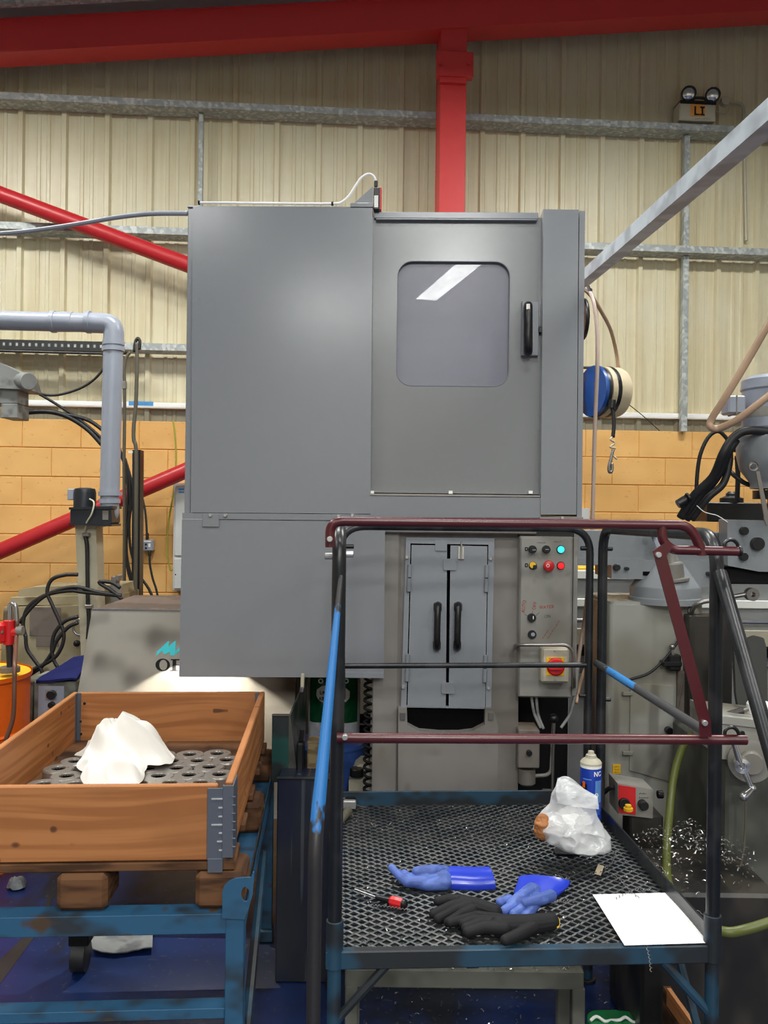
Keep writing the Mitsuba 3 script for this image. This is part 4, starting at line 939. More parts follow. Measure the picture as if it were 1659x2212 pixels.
# blue trolley
TZ = zk0 - .001
XTL, XTR = -1.45, K.l(527, 2050, -.03)[0]
tl = thing('blue_trolley', 'worn blue steel trolley carrying the pallet and crate', 'trolley')
bw = 'blue_worn'
part(tl, 'front_rail', K.lbox([XTL, -.03, TZ - .05], [XTR - .02, -.024, TZ], .002), bw)
part(tl, 'rail_flange', K.lbox([XTL, -.03, TZ - .004], [XTR - .02, .03, TZ], .001), bw)
part(tl, 'leg', K.lbox([XTR - .046, -.034, .04], [XTR, -.03, TZ], .002), bw)
part(tl, 'leg_flange', K.lbox([XTR - .004, -.03, .04], [XTR, .02, TZ], .002), bw)
part(tl, 'lower_rail', K.lbox([XTL, -.03, K.l(250, 2207, -.03)[2]], [XTR - .046, -.02, K.l(250, 2184, -.03)[2]], .002), bw)
part(tl, 'lower_flange', K.lbox([XTL, -.03, K.l(250, 2184, -.03)[2] - .004], [XTR - .046, .02, K.l(250, 2184, -.03)[2]], .001), bw)
part(tl, 'side_rail', K.lbox([XTR - .066, .0, TZ - .05], [XTR, 1.16, TZ], .002), bw)
part(tl, 'side_lip', K.lbox([XTR - .004, -.02, TZ], [XTR, 1.16, TZ + .03], .001), 'deck_paint')
part(tl, 'back_rail', K.lbox([XTL, 1.10, TZ - .05], [XTR, 1.16, TZ], .002), bw)
part(tl, 'cross_bar', K.lbox([XTL, .55, TZ - .05], [XTR - .06, .60, TZ], .002), bw)
v = K.w([[XTR - .006, .02, .20], [XTR - .006, .70, .50]])
part(tl, 'side_brace', tube(v, .014, 8), 'deck_paint', 40)
part(tl, 'leg', K.lbox([XTR - .046, 1.12, .04], [XTR, 1.16, TZ], .002), bw)
for x, d in ((XTR - .025, 0), (XTR - .025, 1.13)): part(tl, 'foot', K.lbox([x - .03, d - .03, 0], [x + .03, d + .03, .045], .004), 'deck_paint')
lx = K.l(172, 2080, .92)[0]
lg = part(tl, 'leg', K.lbox([lx - .035, .90, .1], [lx + .035, .96, TZ - .04], .003), 'black_matt')
part(lg, 'castor', K.m(cyl([lx - .025, .93, .055], [lx + .025, .93, .055], .055, 20)), 'rubber', 30)
# corner plate with a hand hole
cpg = [(480, 1984), (480, 1928), (484, 1914), (494, 1904), (508, 1898), (528, 1896), (542, 1896), (546, 1884), (549, 1885), (549, 1892), (546, 1932), (538, 1960), (528, 1986)]
part(tl, 'corner_plate', K.poly(cpg, -.042, -.036, [ell(530, 1932, 9, 16)]), bw, label='curved blue corner plate with slot')
# ---------------------------------------------------------------- dark corner between trolley and platform
def m_navy(p, n, uv):
    c = mikit.mix(lin((18, 24, 44)), lin((28, 32, 40)), mikit.smoothstep(.4, .65, mikit.fbm(p.x * 6, p.y * 6, p.z * 3)))
    s = mikit.smoothstep(.72, .85, mikit.noise(p.x * 55, p.y * 20, p.z * 2.2))
    return mikit.mix(c, lin((84, 88, 94)), s * .45)
mat('navy_tank', mikit.proc(m_navy), .35)
dirty('teal_dark', (24, 66, 62), (30, 38, 40), (9, 9, 9), .4, .6, .4)
dirty('chute_side', (78, 78, 74), (40, 50, 46), (9, 9, 4), .4, .62, .35, .3)
dirty('block_wood', (112, 98, 68), (84, 70, 46), (20, 20, 40), .4, .6, .7)
N = Fr(3.0)
ca = thing('coolant_tank', 'dark navy coolant tank between trolley and platform, streaked with drips', 'tank')
part(ca, 'body', N.box(598, 1682, 716, 1860, .0, .35, .004, z0=.0), 'navy_tank')
part(ca, 'rim', N.box(597, 1680, 716, 1684, -.006, .006, .001), 'deck_steel')
ch = thing('swarf_chute', 'dark teal sheet metal swarf chute above the coolant tank', 'chute')
part(ch, 'front_sheet', N.box(587, 1546, 624, 1690, .12, .125, .001), 'teal_dark')
part(ch, 'bright_edge', N.box(587, 1544, 624, 1547, .115, .13, .001), 'chrome')
q = [P(624, 1545, 3.12), P(662, 1455, 3.62), P(656, 1600, 3.62), P(640, 1690, 3.12), P(623, 1690, 3.12)]
v = [p + np.array([e, 0, 0]) for e in (0, .006) for p in q]; n_ = 5
ff = [[0, i, i + 1] for i in range(1, n_ - 1)] + [[n_, n_ + i + 1, n_ + i] for i in range(1, n_ - 1)]
for i in range(n_): j = (i + 1) % n_; ff += [[i, j, n_ + j], [i, n_ + j, n_ + i]]
m_ = trimesh.Trimesh(v, ff, process=False); m_.fix_normals()
part(ch, 'side_sheet', m_, 'chute_side')
an = thing('air_nozzle', 'slim cream air nozzle with brass end hanging below the guard sheet', 'nozzle')
part(an, 'rod', cyl(P(654, 1455, 3.3), P(653, 1484, 3.3), .0075, 12), 'cream', 30)
part(an, 'tip', cyl(P(653, 1484, 3.3), P(652, 1495, 3.3), .009, 12), 'chrome', 30)
wb = one('wood_block', N.box(663, 1602, 692, 1668, .12, .2, .004, z0=P(680, 1682, 3.12)[2]), 'block_wood', 'upright wooden block on the coolant tank behind the blue tube', 'wood block')
bq = one('black_tool', cat([N.box(640, 1606, 656, 1676, .10, .15, .006), cyl(N.pt(650, 1600, .12), N.pt(653, 1575, .12), .008, 8)]), 'black', 'oily black tool standing on the coolant tank beside the wooden block', 'tool')
# blue drum with the absorbent bag
BY = 3.85
mat('drum_blue', (64, 96, 168), .35)
bc_ = P(716, 1596, BY + .15); zd = bc_[2]
bd = thing('blue_drum', 'blue plastic drum standing behind the platform post', 'drum')
part(bd, 'body', lathe([bc_[0], bc_[1], 0], [0, 0, 1], [(0, 0), (.165, .0), (.175, .02), (.175, .2), (.17, .22), (.175, .24), (.175, zd - .1), (.165, zd - .03), (.15, zd - .012)], 40), 'drum_blue', 30)
part(bd, 'lid', lathe([bc_[0], bc_[1], zd - .03], [0, 0, 1], [(.166, 0), (.17, .012), (.16, .024), (0, .026)], 40), 'drum_blue', 30)
def pillow(x0, x1, z0, z1, thick, seed, n=40):
    s = np.linspace(-1, 1, n + 1)
    uu, vv = np.meshgrid(s, s)
    prof = np.clip((1 - np.abs(uu) ** 4) * (1 - np.abs(vv) ** 6), 0, 1) ** .6
    ed = .03 * (meshkit.noise(np.stack([uu * 3, vv * 3, uu * 0 + seed], -1)) - .5)
    out = []
    for sg in (-1, 1):
        wr = meshkit.fbm(np.stack([uu * 4, vv * 6, uu * 0 + seed + sg], -1), 3) - .5
        y = sg * thick / 2 * prof + .012 * wr * prof * 2
        out.append(np.stack([(x0 + x1) / 2 + (uu * (1 - .03 * vv ** 2) + ed * .3) * (x1 - x0) / 2, y, (z0 + z1) / 2 + (vv + ed * .4) * (z1 - z0) / 2], -1).reshape(-1, 3))
    k = n + 1
    a = (np.arange(n)[:, None] * k + np.arange(n)[None]).ravel()
    f = np.vstack([np.c_[a, a + 1, a + k + 1], np.c_[a, a + k + 1, a + k]])
    return trimesh.Trimesh(np.vstack(out), np.vstack([f, f[:, ::-1] + k * k]), process=False)
xa, xb2 = P(661, 1520, BY)[0], P(777, 1520, BY)[0]; za, zc = zd + .0, P(716, 1400, BY)[2]
BB = Fr(BY + .02)
def m_bag(p, n, uv):
    zz = (p.z - za) / (zc - za); xx = (p.x - xa) / (xb2 - xa)
    g = mikit.smoothstep(.235, .24, zz + .01 * mikit.noise(p.x * 20, 0, 0)) * mikit.smoothstep(.05, .055, xx) * (1 - mikit.smoothstep(.95, .955, xx))
    return mikit.mix(lin((226, 228, 236)), lin((10, 84, 50)), g)
mat('bag_print', mikit.proc(m_bag), .3, 0, .6)
ag = thing('absorbent_bag', 'white and green plastic bag of absorbent granules standing on the blue drum', 'bag')
pm = pillow(xa, xb2, za, zc, .16, 2)
pm.vertices[:, 1] += BY + .10
part(ag, 'sack', pm, 'bag_print', True)
BP = Fr(BY + .012)
dd_ = .002
part(ag, 'white_panel', BP.poly([(684, 1490), (694, 1483), (706, 1480), (730, 1480), (745, 1485), (756, 1494), (755, 1508), (748, 1516), (730, 1521), (700, 1520), (688, 1512), (683, 1502)], dd_ - .002, dd_ + .002), 'white', label='white lozenge on green print')
part(ag, 'lettering', cat([BP.text('UNIVERSAL', 690, 1500, 7, dd_ - .003, .001, bold=True), BP.text('ABSORBENT', 688, 1513, 7, dd_ - .003, .001, bold=True), BP.text('Litres', 725, 1577, 5, dd_ + .02, .02)]), 'black_matt')
for x in (693, 748): part(ag, 'round_emblem', lathe(BP.pt(x, 1471, 0), [0, -1, 0], [(.006, 0), (.006, .002), (.012, .002), (.012, 0)], 18), 'white')
jc = thing('jerrycan', 'white plastic jerrycan with black cap behind the toe board', 'canister')
F11 = Fr(3.55)
part(jc, 'body', F11.poly([(753, 1740), (753, 1688), (760, 1676), (766, 1660), (778, 1650), (796, 1650), (799, 1660), (799, 1740)], .05, .17, r=.006), 'cream')
part(jc, 'body_base', F11.box(753, 1700, 799, 1960, .05, .17, .01, z0=.0), 'cream')
part(jc, 'cap', lathe(F11.pt(770, 1676, .03), [.05, 0, 1], [(0, 0), (.030, 0), (.030, .028), (.026, .033), (0, .033)], 10), 'black', label='black screw cap')
wj = thing('white_canister', 'white plastic canister behind the control lever', 'canister')
F12 = Fr(4.35)
part(wj, 'body', F12.poly([(1126, 1800), (1126, 1668), (1150, 1652), (1190, 1645), (1203, 1660), (1206, 1800)], .0, .2, r=.01), 'white')
part(wj, 'base', F12.box(1126, 1750, 1206, 1850, .0, .2, .01, z0=0), 'white')
gcab = thing('grey_cabinet', 'pale cabinet in the gap behind the absorbent bag', 'cabinet')
F13 = Fr(4.6)
part(gcab, 'body', F13.box(690, 1420, 830, 1543, .0, .4, .004), 'cream')
part(gcab, 'base', F13.box(690, 1543, 830, 1760, .02, .4, .004, z0=0), 'navy_tank')
part(gcab, 'base_line', F13.box(690, 1563, 830, 1566, .015, .021, .0005), 'white')
# floor bits below the trolley
fl = 'floor'
def flat(pts, z, th=.002, jit=0, seed=0):
    q = [Pz(x, y, z) for x, y in pts]
    m = trimesh.creation.extrude_polygon(Polygon([(a, b) for a, b, _ in q]), th, engine='earcut'); m.apply_translation([0, 0, z])
    if jit:
        m = m.subdivide().subdivide().subdivide(); m.vertices[:, 2] += jit * meshkit.fbm(m.vertices * 14, 3, seed)
    return m
dirty('grey_sheet', (118, 122, 124), (84, 88, 92), (12, 12, 12), .4, .6, .6)
part(fl, 'dark_line', flat([(0, 2074), (0, 2126), (86, 2008), (120, 1925), (112, 1925), (70, 2005)], .0005, .001), 'tray_black')
labels.setdefault(fl + '__dark_line', {})['label'] = 'dark line across the blue floor'
one('plastic_sheet', flat([(196, 2046), (214, 2012), (250, 2004), (331, 2000), (329, 2058), (290, 2061), (250, 2067), (200, 2062)], .004, .004, .03, 3), 'grey_sheet', 'crumpled grey plastic sheet on the floor under the trolley', 'sheet')
one('paper_scrap', mound([Pz(x, y, .002) for x, y in ((22, 1912), (30, 1926), (48, 1924), (54, 1914), (40, 1904))], [(*Pz(38, 1915, .002)[:2], .03, .05)], 9, .02, 20, 8, 24, .002), 'grey_sheet', 'small crumpled grey scrap on the floor left of the pallet block', 'scrap')
# ---------------------------------------------------------------- right side: hoses, reel, milling machine
wire('drop_hose', [(1266, 622, 4.22), (1275, 632, 4.2), (1284, 660, 4.15), (1290, 720, 4.1), (1290, 800, 4.05), (1286, 900, 4.05), (1283, 1000, 4.05), (1280, 1120, 4.05), (1274, 1220, 4.05), (1264, 1330, 4.0), (1250, 1420, 3.95), (1243, 1500, 3.9)], .0095, 'hose_pink', 'pinkish hose hanging straight down from the galvanised arm', 'hose')
wire('drop_hose', [(1290, 1392, 4.2), (1275, 1420, 4.15), (1262, 1450, 4.1), (1250, 1490, 4.05), (1245, 1520, 4.0)], .008, 'hose_beige', 'short beige hose slanting beside the control cabinet', 'hose')
wire('reel_hose', [(1262, 624, 4.3), (1278, 640, 4.4), (1296, 668, 4.6), (1318, 710, 4.8), (1330, 755, 5.0), (1336, 795, 5.05)], .0105, 'hose_beige', 'beige hose curving from the arm to the hose reel', 'hose')
one('thick_hose', tube(spl(pxs([(1720, 600, 3.0), (1659, 702, 3.05), (1620, 770, 3.1), (1572, 850, 3.15), (1537, 905, 3.2), (1535, 922, 3.2), (1553, 925, 3.2), (1590, 908, 3.15), (1635, 875, 3.1), (1700, 825, 3.05)]), 7), .0135, 12), 'hose_beige', 'thick brown hose bent in a V above the milling machine', 'hose', True)
wire('guy_wire', [(1345, 864, 6.3), (1385, 895, 6.7), (1425, 931, 6.92)], .003, 'rubber', 'thin dark wire running down from the hose reel', 'wire', k=2)
# hose reel
mat('reel_blue', (28, 72, 140), .35)
mat('reel_beige', (186, 172, 144), .5)
re_ = thing('hose_reel', 'blue and beige hose reel hanging beside the machine', 'hose reel')
rax = np.array([.93, .34, 0]); rax /= np.linalg.norm(rax); rc = P(1278, 845, 5.0)
part(re_, 'side_disc', lathe(rc, rax, [(0, -.012), (.08, -.012), (.095, -.002), (.146, .0), (.150, .008), (.150, .02), (.09, .022)], 40), 'reel_blue', 40, label='blue side disc')
part(re_, 'black_rim', lathe(rc, rax, [(.09, .02), (.138, .02), (.142, .045), (.138, .05)], 40), 'black', 40)
part(re_, 'drum_body', lathe(rc, rax, [(.12, .05), (.146, .052), (.148, .075), (.148, .16), (.138, .185), (.11, .198), (0, .2)], 40), 'reel_beige', 40, label='beige drum body')
part(re_, 'slot', lathe(rc, rax, [(.1485, .082), (.1495, .086), (.1495, .104), (.1485, .108)], 40), 'black', 40)
part(re_, 'bracket', cat([W0.lbox(rc + np.array([-.02, -.0, -.165]), rc + np.array([.05, .1, -.150]), .003), W0.lbox(rc + np.array([-.09, .02, -.16]), rc + np.array([-.07, .1, .15]), .003), W0.lbox(rc + np.array([-.09, .05, .145]), rc + np.array([.06, .1, .155]), .003)]), 'hose_olive')
part(re_, 'nozzle', cyl(P(1322, 864, 4.88), P(1321, 882, 4.88), .022, 14), 'black', 30)
part(re_, 'cable_tail', tube(spl(pxs([(1321, 878, 4.88), (1325, 895, 4.88), (1326, 920, 4.88), (1324, 945, 4.88)]), 6), .0105, 10), 'rubber', True)
part(re_, 'rope', tube(spl(pxs([(1324, 942, 4.88), (1319, 950, 4.87), (1328, 956, 4.88), (1318, 966, 4.87), (1329, 968, 4.88), (1320, 978, 4.88), (1333, 992, 4.88)]), 5), .006, 8), 'reel_beige', True)
part(re_, 'hook', tube(spl(pxs([(1324, 972, 4.88), (1320, 990, 4.88), (1315, 1010, 4.88), (1317, 1020, 4.88), (1322, 1016, 4.88), (1322, 1000, 4.88)]), 5), .009, 8), 'steel', True, label='steel snap hook')
one('hand_wheel', cyl(P(1256, 690, 4.6), P(1264, 690, 4.6), .11, 32, .01), 'black', 'edge of a black wheel showing beside the machine post', 'wheel', 30)
# lathe bed far behind
F20 = Fr(4.9)
mat('lathe_grey', (140, 142, 142), .4)
mat('lathe_white', (214, 216, 210), .4)
lt = thing('lathe', 'pale grey lathe with white bands behind the milling machine', 'lathe')
part(lt, 'body', F20.box(1225, 1236, 1900, 1440, .0, .5, .004), 'lathe_grey')
for a, m_ in (((1225, 1236, 1900, 1254), 'lathe_white'), ((1225, 1297, 1900, 1314), 'lathe_white'), ((1225, 1362, 1900, 1400), 'cream')):
    part(lt, 'white_band', F20.box(*a, -.03, .0, .003), m_)
part(lt, 'lead_screw', tube([F20.pt(1220, 1340, -.05), F20.pt(1900, 1346, -.05)], .014, 12), 'chrome', 40)
part(lt, 'drip_tray', F20.box(1225, 1400, 1900, 1420, -.1, .0, .003), 'void')
part(lt, 'pedestal', F20.box(1225, 1440, 1900, 1950, .05, .45, .004, z0=0), 'lathe_grey')
part(lt, 'top_box', F20.box(1250, 1226, 1320, 1238, .05, .2, .003), 'yellow')
part(lt, 'front_door', F20.box(1246, 1456, 1290, 1500, .0, .05, .003), 'panel_dirty')
one('small_wall_box', WL.box(1256, 1098, 1274, 1124, -.15, -.055, .003), 'cabinet_white', 'small white box on the yellow blocks right of the machine', 'box')
# milling machine
def m_mill(p, n, uv):
    c = mikit.mix(lin((150, 150, 144)), lin((124, 121, 110)), mikit.smoothstep(.35, .65, mikit.fbm(p.x * 5, p.y * 5, p.z * 4)))
    s = mikit.smoothstep(.5, .72, mikit.noise(p.x * 26, p.y * 26, p.z * 2.5))
    return mikit.mix(c, lin((58, 52, 42)), s * .45)
mat('mill_grey', mikit.proc(m_mill), .42)
mat('mill_clean', (128, 132, 136), .36)
dirty('mill_dark', (52, 48, 42), (26, 25, 24), (9, 9, 4), .35, .65, .4)
dirty('mill_base', (84, 86, 78), (54, 54, 50), (6, 6, 5), .4, .65, .5)
Q = Fr(3.5)
ml = thing('milling_machine', 'grimy grey turret milling machine right of the platform', 'milling machine')
x0, x1 = Q.l(1312, 1500, 0)[0], Q.l(1590, 1500, 0)[0]
zc0 = Q.l(1400, 1302, 0)[2]
def rprism(xa, xb, ya, yb, z0, z1, r, fr, top=None):
    m = trimesh.creation.extrude_polygon(rrect(xa, ya, xb, yb, r, 6), z1 - z0, engine='earcut'); m.apply_translation([0, 0, z0])
    return fr.m(m)
part(ml, 'column', rprism(x0, x0 + .40, .02, .44, .12, zc0 - .012, .035, Q), 'mill_grey', 40)
part(ml, 'column_cap', rprism(x0 + .012, x0 + .388, .032, .428, zc0 - .013, zc0, .03, Q), 'mill_grey', 40)
tc = Q.l(1437, 1280, .11); tcw = Q.w1(tc[0], .11, 0)
zz = lambda y: Q.l(1437, y, .1)[2]
part(ml, 'turret', lathe([tcw[0], tcw[1], 0], [0, 0, 1], [(0, zc0 - .01), (.150, zc0 - .01), (.150, zz(1290)), (.144, zz(1288)), (.144, zz(1268)), (.138, zz(1264)), (.078, zz(1216)), (0, zz(1216))], 40), 'mill_clean', 40)
part(ml, 'dovetail_slide', Q.poly([(1321, 1219), (1580, 1224), (1580, 1270), (1500, 1268), (1480, 1255), (1352, 1250), (1321, 1250)], .06, .34), 'mill_clean')
rm = part(ml, 'ram', Q.poly([(1240, 1146), (1600, 1152), (1600, 1226), (1240, 1220)], .08, .33, r=.006), 'mill_clean', label='pale grey ram')
part(rm, 'ram_edge', Q.poly([(1235, 1206), (1590, 1213), (1590, 1226), (1235, 1219)], .06, .08), 'mill_clean')
for x, y, r in ((1334, 1226, 7), (1356, 1229, 4), (1534, 1240, 4.5), (1545, 1241, 6.5)): part(ml, 'clamp_bolt', Q.disc(x, y, r, .03, .06, 12), 'black', 30)
part(ml, 'slide_notch', Q.box(1390, 1235, 1404, 1243, .052, .062, .001), 'void')
ep = part(ml, 'head_plate', Q.poly([(1571, 1122), (1655, 1124), (1720, 1150), (1720, 1236), (1640, 1235), (1572, 1222)], -.03, .06, r=.004), 'mill_clean', label='grey head plate with black knobs')
for x, y, r in ((1610, 1147, 8.5), (1639, 1175, 14), (1609, 1203, 8.5)): part(ep, 'plate_knob', Q.disc(x, y, r, -.055, -.03, 20), 'black', 30)
part(ml, 'black_guard', Q.box(1575, 1228, 1720, 1262, .0, .3, .004), 'black_matt')
oc = part(ml, 'oil_cup', cat([lathe(Q.pt(1455, 1250, .03), [-.12, 0, 1], [(0, -.012), (.062, -.01), (.062, 0), (.044, .004), (.044, .06), (.040, .066), (.030, .07), (.024, .10), (.024, .13), (0, .13)], 24)]), 'panel_dirty', 30)
part(ml, 'clamp_handle', cat([tube([Q.pt(1410, 1152, .02), Q.pt(1424, 1190, .0)], .012, 8), tube([Q.pt(1400, 1153, .0), Q.pt(1414, 1155, -.02)], .012, 10)]), 'pipe_grey', 40)
part(ml, 'rear_bracket', Q.box(1528, 1086, 1720, 1128, .3, .5, .004), 'black')
part(ml, 'cone_knob', lathe(Q.pt(1580, 1086, .35), [0, 0, 1], [(0, 0), (.05, 0), (.05, .02), (.025, .03), (.024, .04), (.014, .05), (0, .05)], 16), 'tray_black', 30)
# motor head
mot = thing('mill_motor', 'grey electric motor above the milling head at the right edge', 'motor')
hc = P(1672, 900, 3.4)
def hz(y): return P(1672, y, 3.4)[2]
part(mot, 'motor_body', lathe([hc[0], hc[1], 0], [0, 0, 1], [(0, hz(812)), (.10, hz(814)), (.122, hz(822)), (.126, hz(842)), (.120, hz(846)), (.120, hz(925)), (.112, hz(932)), (.06, hz(940))][::-1], 40), 'pipe_grey', 30)
tbx = part(mot, 'terminal_box', W0.lbox(P(1574, 893, 3.33), P(1612, 854, 3.33) + np.array([0, .08, 0]), .006), 'pipe_grey')
part(tbx, 'box_seam', W0.lbox(P(1591, 895, 3.325), P(1594, 853, 3.325) + np.array([0, .088, 0]), .002), 'panel_dirty')
part(mot, 'rating_plate', lathe([hc[0], hc[1], 0], [0, 0, 1], [(.1205, hz(905)), (.1215, hz(904)), (.1215, hz(884)), (.1205, hz(883))], 40), 'panel_dirty', 30)
part(mot, 'belt_housing', lathe([hc[0] + .01, hc[1], 0], [0, 0, 1], [(.05, hz(942)), (.145, hz(944)), (.150, hz(955)), (.148, hz(985)), (.135, hz(1015)), (.10, hz(1040)), (.095, hz(1046)), (.095, hz(1056)), (0, hz(1058))][::-1], 40), 'mill_clean', 30, label='rounded grey belt housing')
part(mot, 'spindle_block', cat([lathe([hc[0] + .01, hc[1], 0], [0, 0, 1], [(0, hz(1110)), (.03, hz(1110)), (.03, hz(1058)), (0, hz(1056))], 20), lathe([hc[0] + .01, hc[1], 0], [0, 0, 1], [(0, hz(1078)), (.085, hz(1078)), (.085, hz(1060)), (0, hz(1058))], 24)]), 'black', 30)
sp_ = one('hanging_spanner', cat([Fr(3.2).poly([(1633, 1018), (1641, 1018), (1662, 1118), (1652, 1120)], .0, .006), lathe(Fr(3.2).pt(1628, 1007, .0), [0, 1, 0], [(.010, 0), (.010, .006), (.018, .006), (.018, 0)], 18), Fr(3.2).poly([(1650, 1118), (1664, 1115), (1668, 1135), (1662, 1128), (1656, 1136)], .0, .006)]), 'steel', 'steel ring spanner hanging from the belt housing', 'spanner')
for i, (pts, r, lb) in enumerate((
    ([(1470, 1118, 3.45), (1500, 1070, 3.4), (1540, 1030, 3.35), (1562, 980, 3.3), (1585, 945, 3.3), (1620, 930, 3.3), (1700, 938, 3.3)], .017, 'thick black ribbed cable curving over the belt housing'),
    ([(1482, 1122, 3.5), (1520, 1070, 3.45), (1555, 1020, 3.4), (1575, 975, 3.35), (1590, 950, 3.35)], .016, 'thick black cable in the bundle behind the ribbed cable'),
    ([(1494, 1122, 3.45), (1530, 1075, 3.4), (1562, 1045, 3.4), (1575, 1000, 3.4), (1574, 960, 3.4)], .014, 'black cable looping under the bundle'),
    ([(1505, 1090, 3.9), (1505, 1040, 3.9), (1512, 985, 3.9), (1530, 945, 3.9), (1552, 932, 3.9), (1572, 950, 3.9), (1590, 975, 3.9)], .0085, 'thin black cable in an arch left of the belt housing'),
    ([(1568, 1010, 3.5), (1590, 1030, 3.45), (1612, 1045, 3.45), (1650, 1055, 3.5)], .0095, 'black cable passing beneath the belt housing'),
    ([(1592, 985, 3.7), (1594, 1030, 3.7), (1592, 1085, 3.7)], .010, 'black cable dropping behind the belt housing'))):
    one('mill_cable', tube(spl(pxs(pts), 7), r, 10), 'rubber', lb, 'cable', True)
one('cable_plug', cat([cyl(P(1464, 1090, 3.4), P(1490, 1074, 3.4), .018, 14), cyl(P(1484, 1076, 3.385), P(1489, 1074, 3.385), .0195, 14)]), 'black', 'black plug hanging at the end of the cable bundle', 'plug', 30)
wire('tie_wire', [(1505, 1092, 3.4), (1520, 1105, 3.4), (1535, 1110, 3.4), (1550, 1114, 3.4), (1572, 1128, 3.4)], .002, 'white', 'thin white tie wire beside the plug', 'wire', k=3)
# column details
G2 = Fr(3.515)
part(ml, 'door_panel', G2.poly([(1362, 1476), (1456, 1483), (1452, 1690), (1360, 1664)], -.004, .012), 'mill_grey')
for y in (1495, 1624): part(ml, 'door_hinge', G2.box(1346, y, 1368, y + 8, -.014, .0, .002), 'mill_grey')
part(ml, 'door_knob', G2.disc(1447, 1580, 8, -.03, .0, 14), 'black', 30)
part(ml, 'yellow_label', G2.box(1324, 1652, 1341, 1672, -.0015, .008, .0005), 'yellow', label='small yellow warning label')
part(ml, 'label_text', cat([scribble(G2, 1326, 1658, 4, 3.2, 3.5, -.002), scribble(G2, 1328, 1664, 3, 3.2, 3.5, -.002, 0, 2), scribble(G2, 1326, 1670, 4, 3.2, 3.5, -.002, 0, 3)]), 'black')
part(ml, 'lock_bracket', cat([G2.box(1433, 1430, 1474, 1440, -.05, .0, .003), G2.box(1445, 1415, 1472, 1450, -.04, .0, .006)]), 'black')
part(ml, 'bracket_knob', ball(G2.pt(1452, 1397, -.03), .013), 'steel', True)
part(ml, 'bracket_stem', tube([G2.pt(1452, 1400, -.03), G2.pt(1454, 1420, -.03)], .006, 8), 'steel')
part(ml, 'chain', tube(spl([G2.pt(x, y, -.02) for x, y in ((1476, 1455), (1473, 1480), (1468, 1510), (1462, 1540), (1453, 1568))], 4), .0025, 6), 'steel')
part(ml, 'lock_lever', cat([tube(fillet([G2.pt(1490, 1330, .0), G2.pt(1503, 1303, -.06), G2.pt(1610, 1284, -.06)], .03), .009, 10), lathe(G2.pt(1620, 1283, -.05), [0, -1, 0], [(.010, 0), (.010, .03), (.026, .03), (.026, 0)], 20)]), 'steel', 40, label='steel lever with ring end')
part(ml, 'cable', tube(spl([G2.pt(x, y, -.02) for x, y in ((1500, 1325), (1480, 1360), (1455, 1400), (1430, 1430), (1400, 1455), (1360, 1468))], 5), .0055, 8), 'rubber', True)
part(ml, 'boss', lathe(G2.pt(1494, 1318, .0), [0, -1, 0], [(.018, 0), (.018, .015), (0, .018)], 16), 'mill_grey', 30)
part(ml, 'way_slide', Q.box(1484, 1330, 1580, 1960, -.04, .05, .004, z0=.1), 'mill_dark')
part(ml, 'way_strip', Q.box(1462, 1450, 1478, 1860, -.0, .03, .003), 'brown_plate')
part(ml, 'base_casting', rprism(x0 - .05, x0 + .9, -.16, .5, 0, .12, .04, Q), 'mill_base', 40)
# knee and saddle
Z2 = Fr(2.85)
kn = part(ml, 'knee', Z2.box(1568, 1640, 1900, 1960, .05, .6, .01), 'mill_base', label='dark oily knee casting')
part(ml, 'saddle', Z2.poly([(1560, 1562), (1585, 1566), (1800, 1596), (1800, 1655), (1560, 1640)], .0, .3), 'mill_grey')
part(ml, 'table', Z2.poly([(1548, 1546), (1800, 1574), (1800, 1592), (1548, 1562)], -.01, .24), 'mill_grey')
hb = lathe(Z2.pt(1618, 1640, .0), [-.25, -1, 0], [(0, 0), (.07, 0), (.07, .03), (.04, .034), (.034, .06), (0, .06)], 32)
part(ml, 'dial', hb, 'panel_dirty', 30)
cr = part(ml, 'crank_handle', cat([tube([Z2.pt(1580, 1590, -.1), Z2.pt(1597, 1640, -.1), Z2.pt(1625, 1705, -.1)], [.008, .011, .008], 10), lathe(Z2.pt(1600, 1648, -.07), [-.25, -1, 0], [(0, -.02), (.024, 0), (.024, .04), (.012, .042), (.012, .036), (0, .036)], 20)]), 'chrome', 40, label='chrome two-arm crank')
part(cr, 'crank_ball', ball(Z2.pt(1625, 1703, -.1), .013), 'chrome', True)
part(cr, 'crank_grip', lathe(Z2.pt(1625, 1704, -.105), [-.75, -.5, -.35], [(0, 0), (.008, .005), (.012, .03), (.014, .05), (.009, .058), (0, .06)], 16), 'chrome', True)
for x, y in ((1604, 1585), (1645, 1592)): part(ml, 'socket_screw', Z2.disc(x, y, 6, -.004, .004, 14), 'black', 30)
rs = [(1585, 1390), (1632, 1374), (1650, 1378), (1656, 1400), (1659, 1560), (1600, 1560), (1590, 1500)]
G3 = Fr(3.1)
mat('rubber_sheet', (62, 62, 60), .7)
one('rubber_guard', G3.poly(rs, .0, .02, r=.01), 'rubber_sheet', 'dark grey rubber sheet guard leaning above the mill table', 'guard')
one('white_pot', lathe(P(1640, 1552, 2.95), [0, 0, 1], [(0, 0), (.038, 0), (.042, .004), (.042, .05), (.038, .056), (0, .057)], 28), 'white', 'white plastic pot on the mill table', 'pot', 30)
tb_ = thing('toolholder', 'dark steel tool lying on the mill table', 'tool')
part(tb_, 'shank', cyl(P(1560, 1548, 2.93), P(1605, 1535, 2.93), .012, 14), 'mill_dark', 30)
part(tb_, 'tip', cyl(P(1605, 1535, 2.93), P(1616, 1531, 2.93), .008, 12), 'steel', 30)
part(ml, 'base_side', Z2.box(1560, 1890, 1900, 2100, .2, .9, .01, z0=.0), 'mill_base')
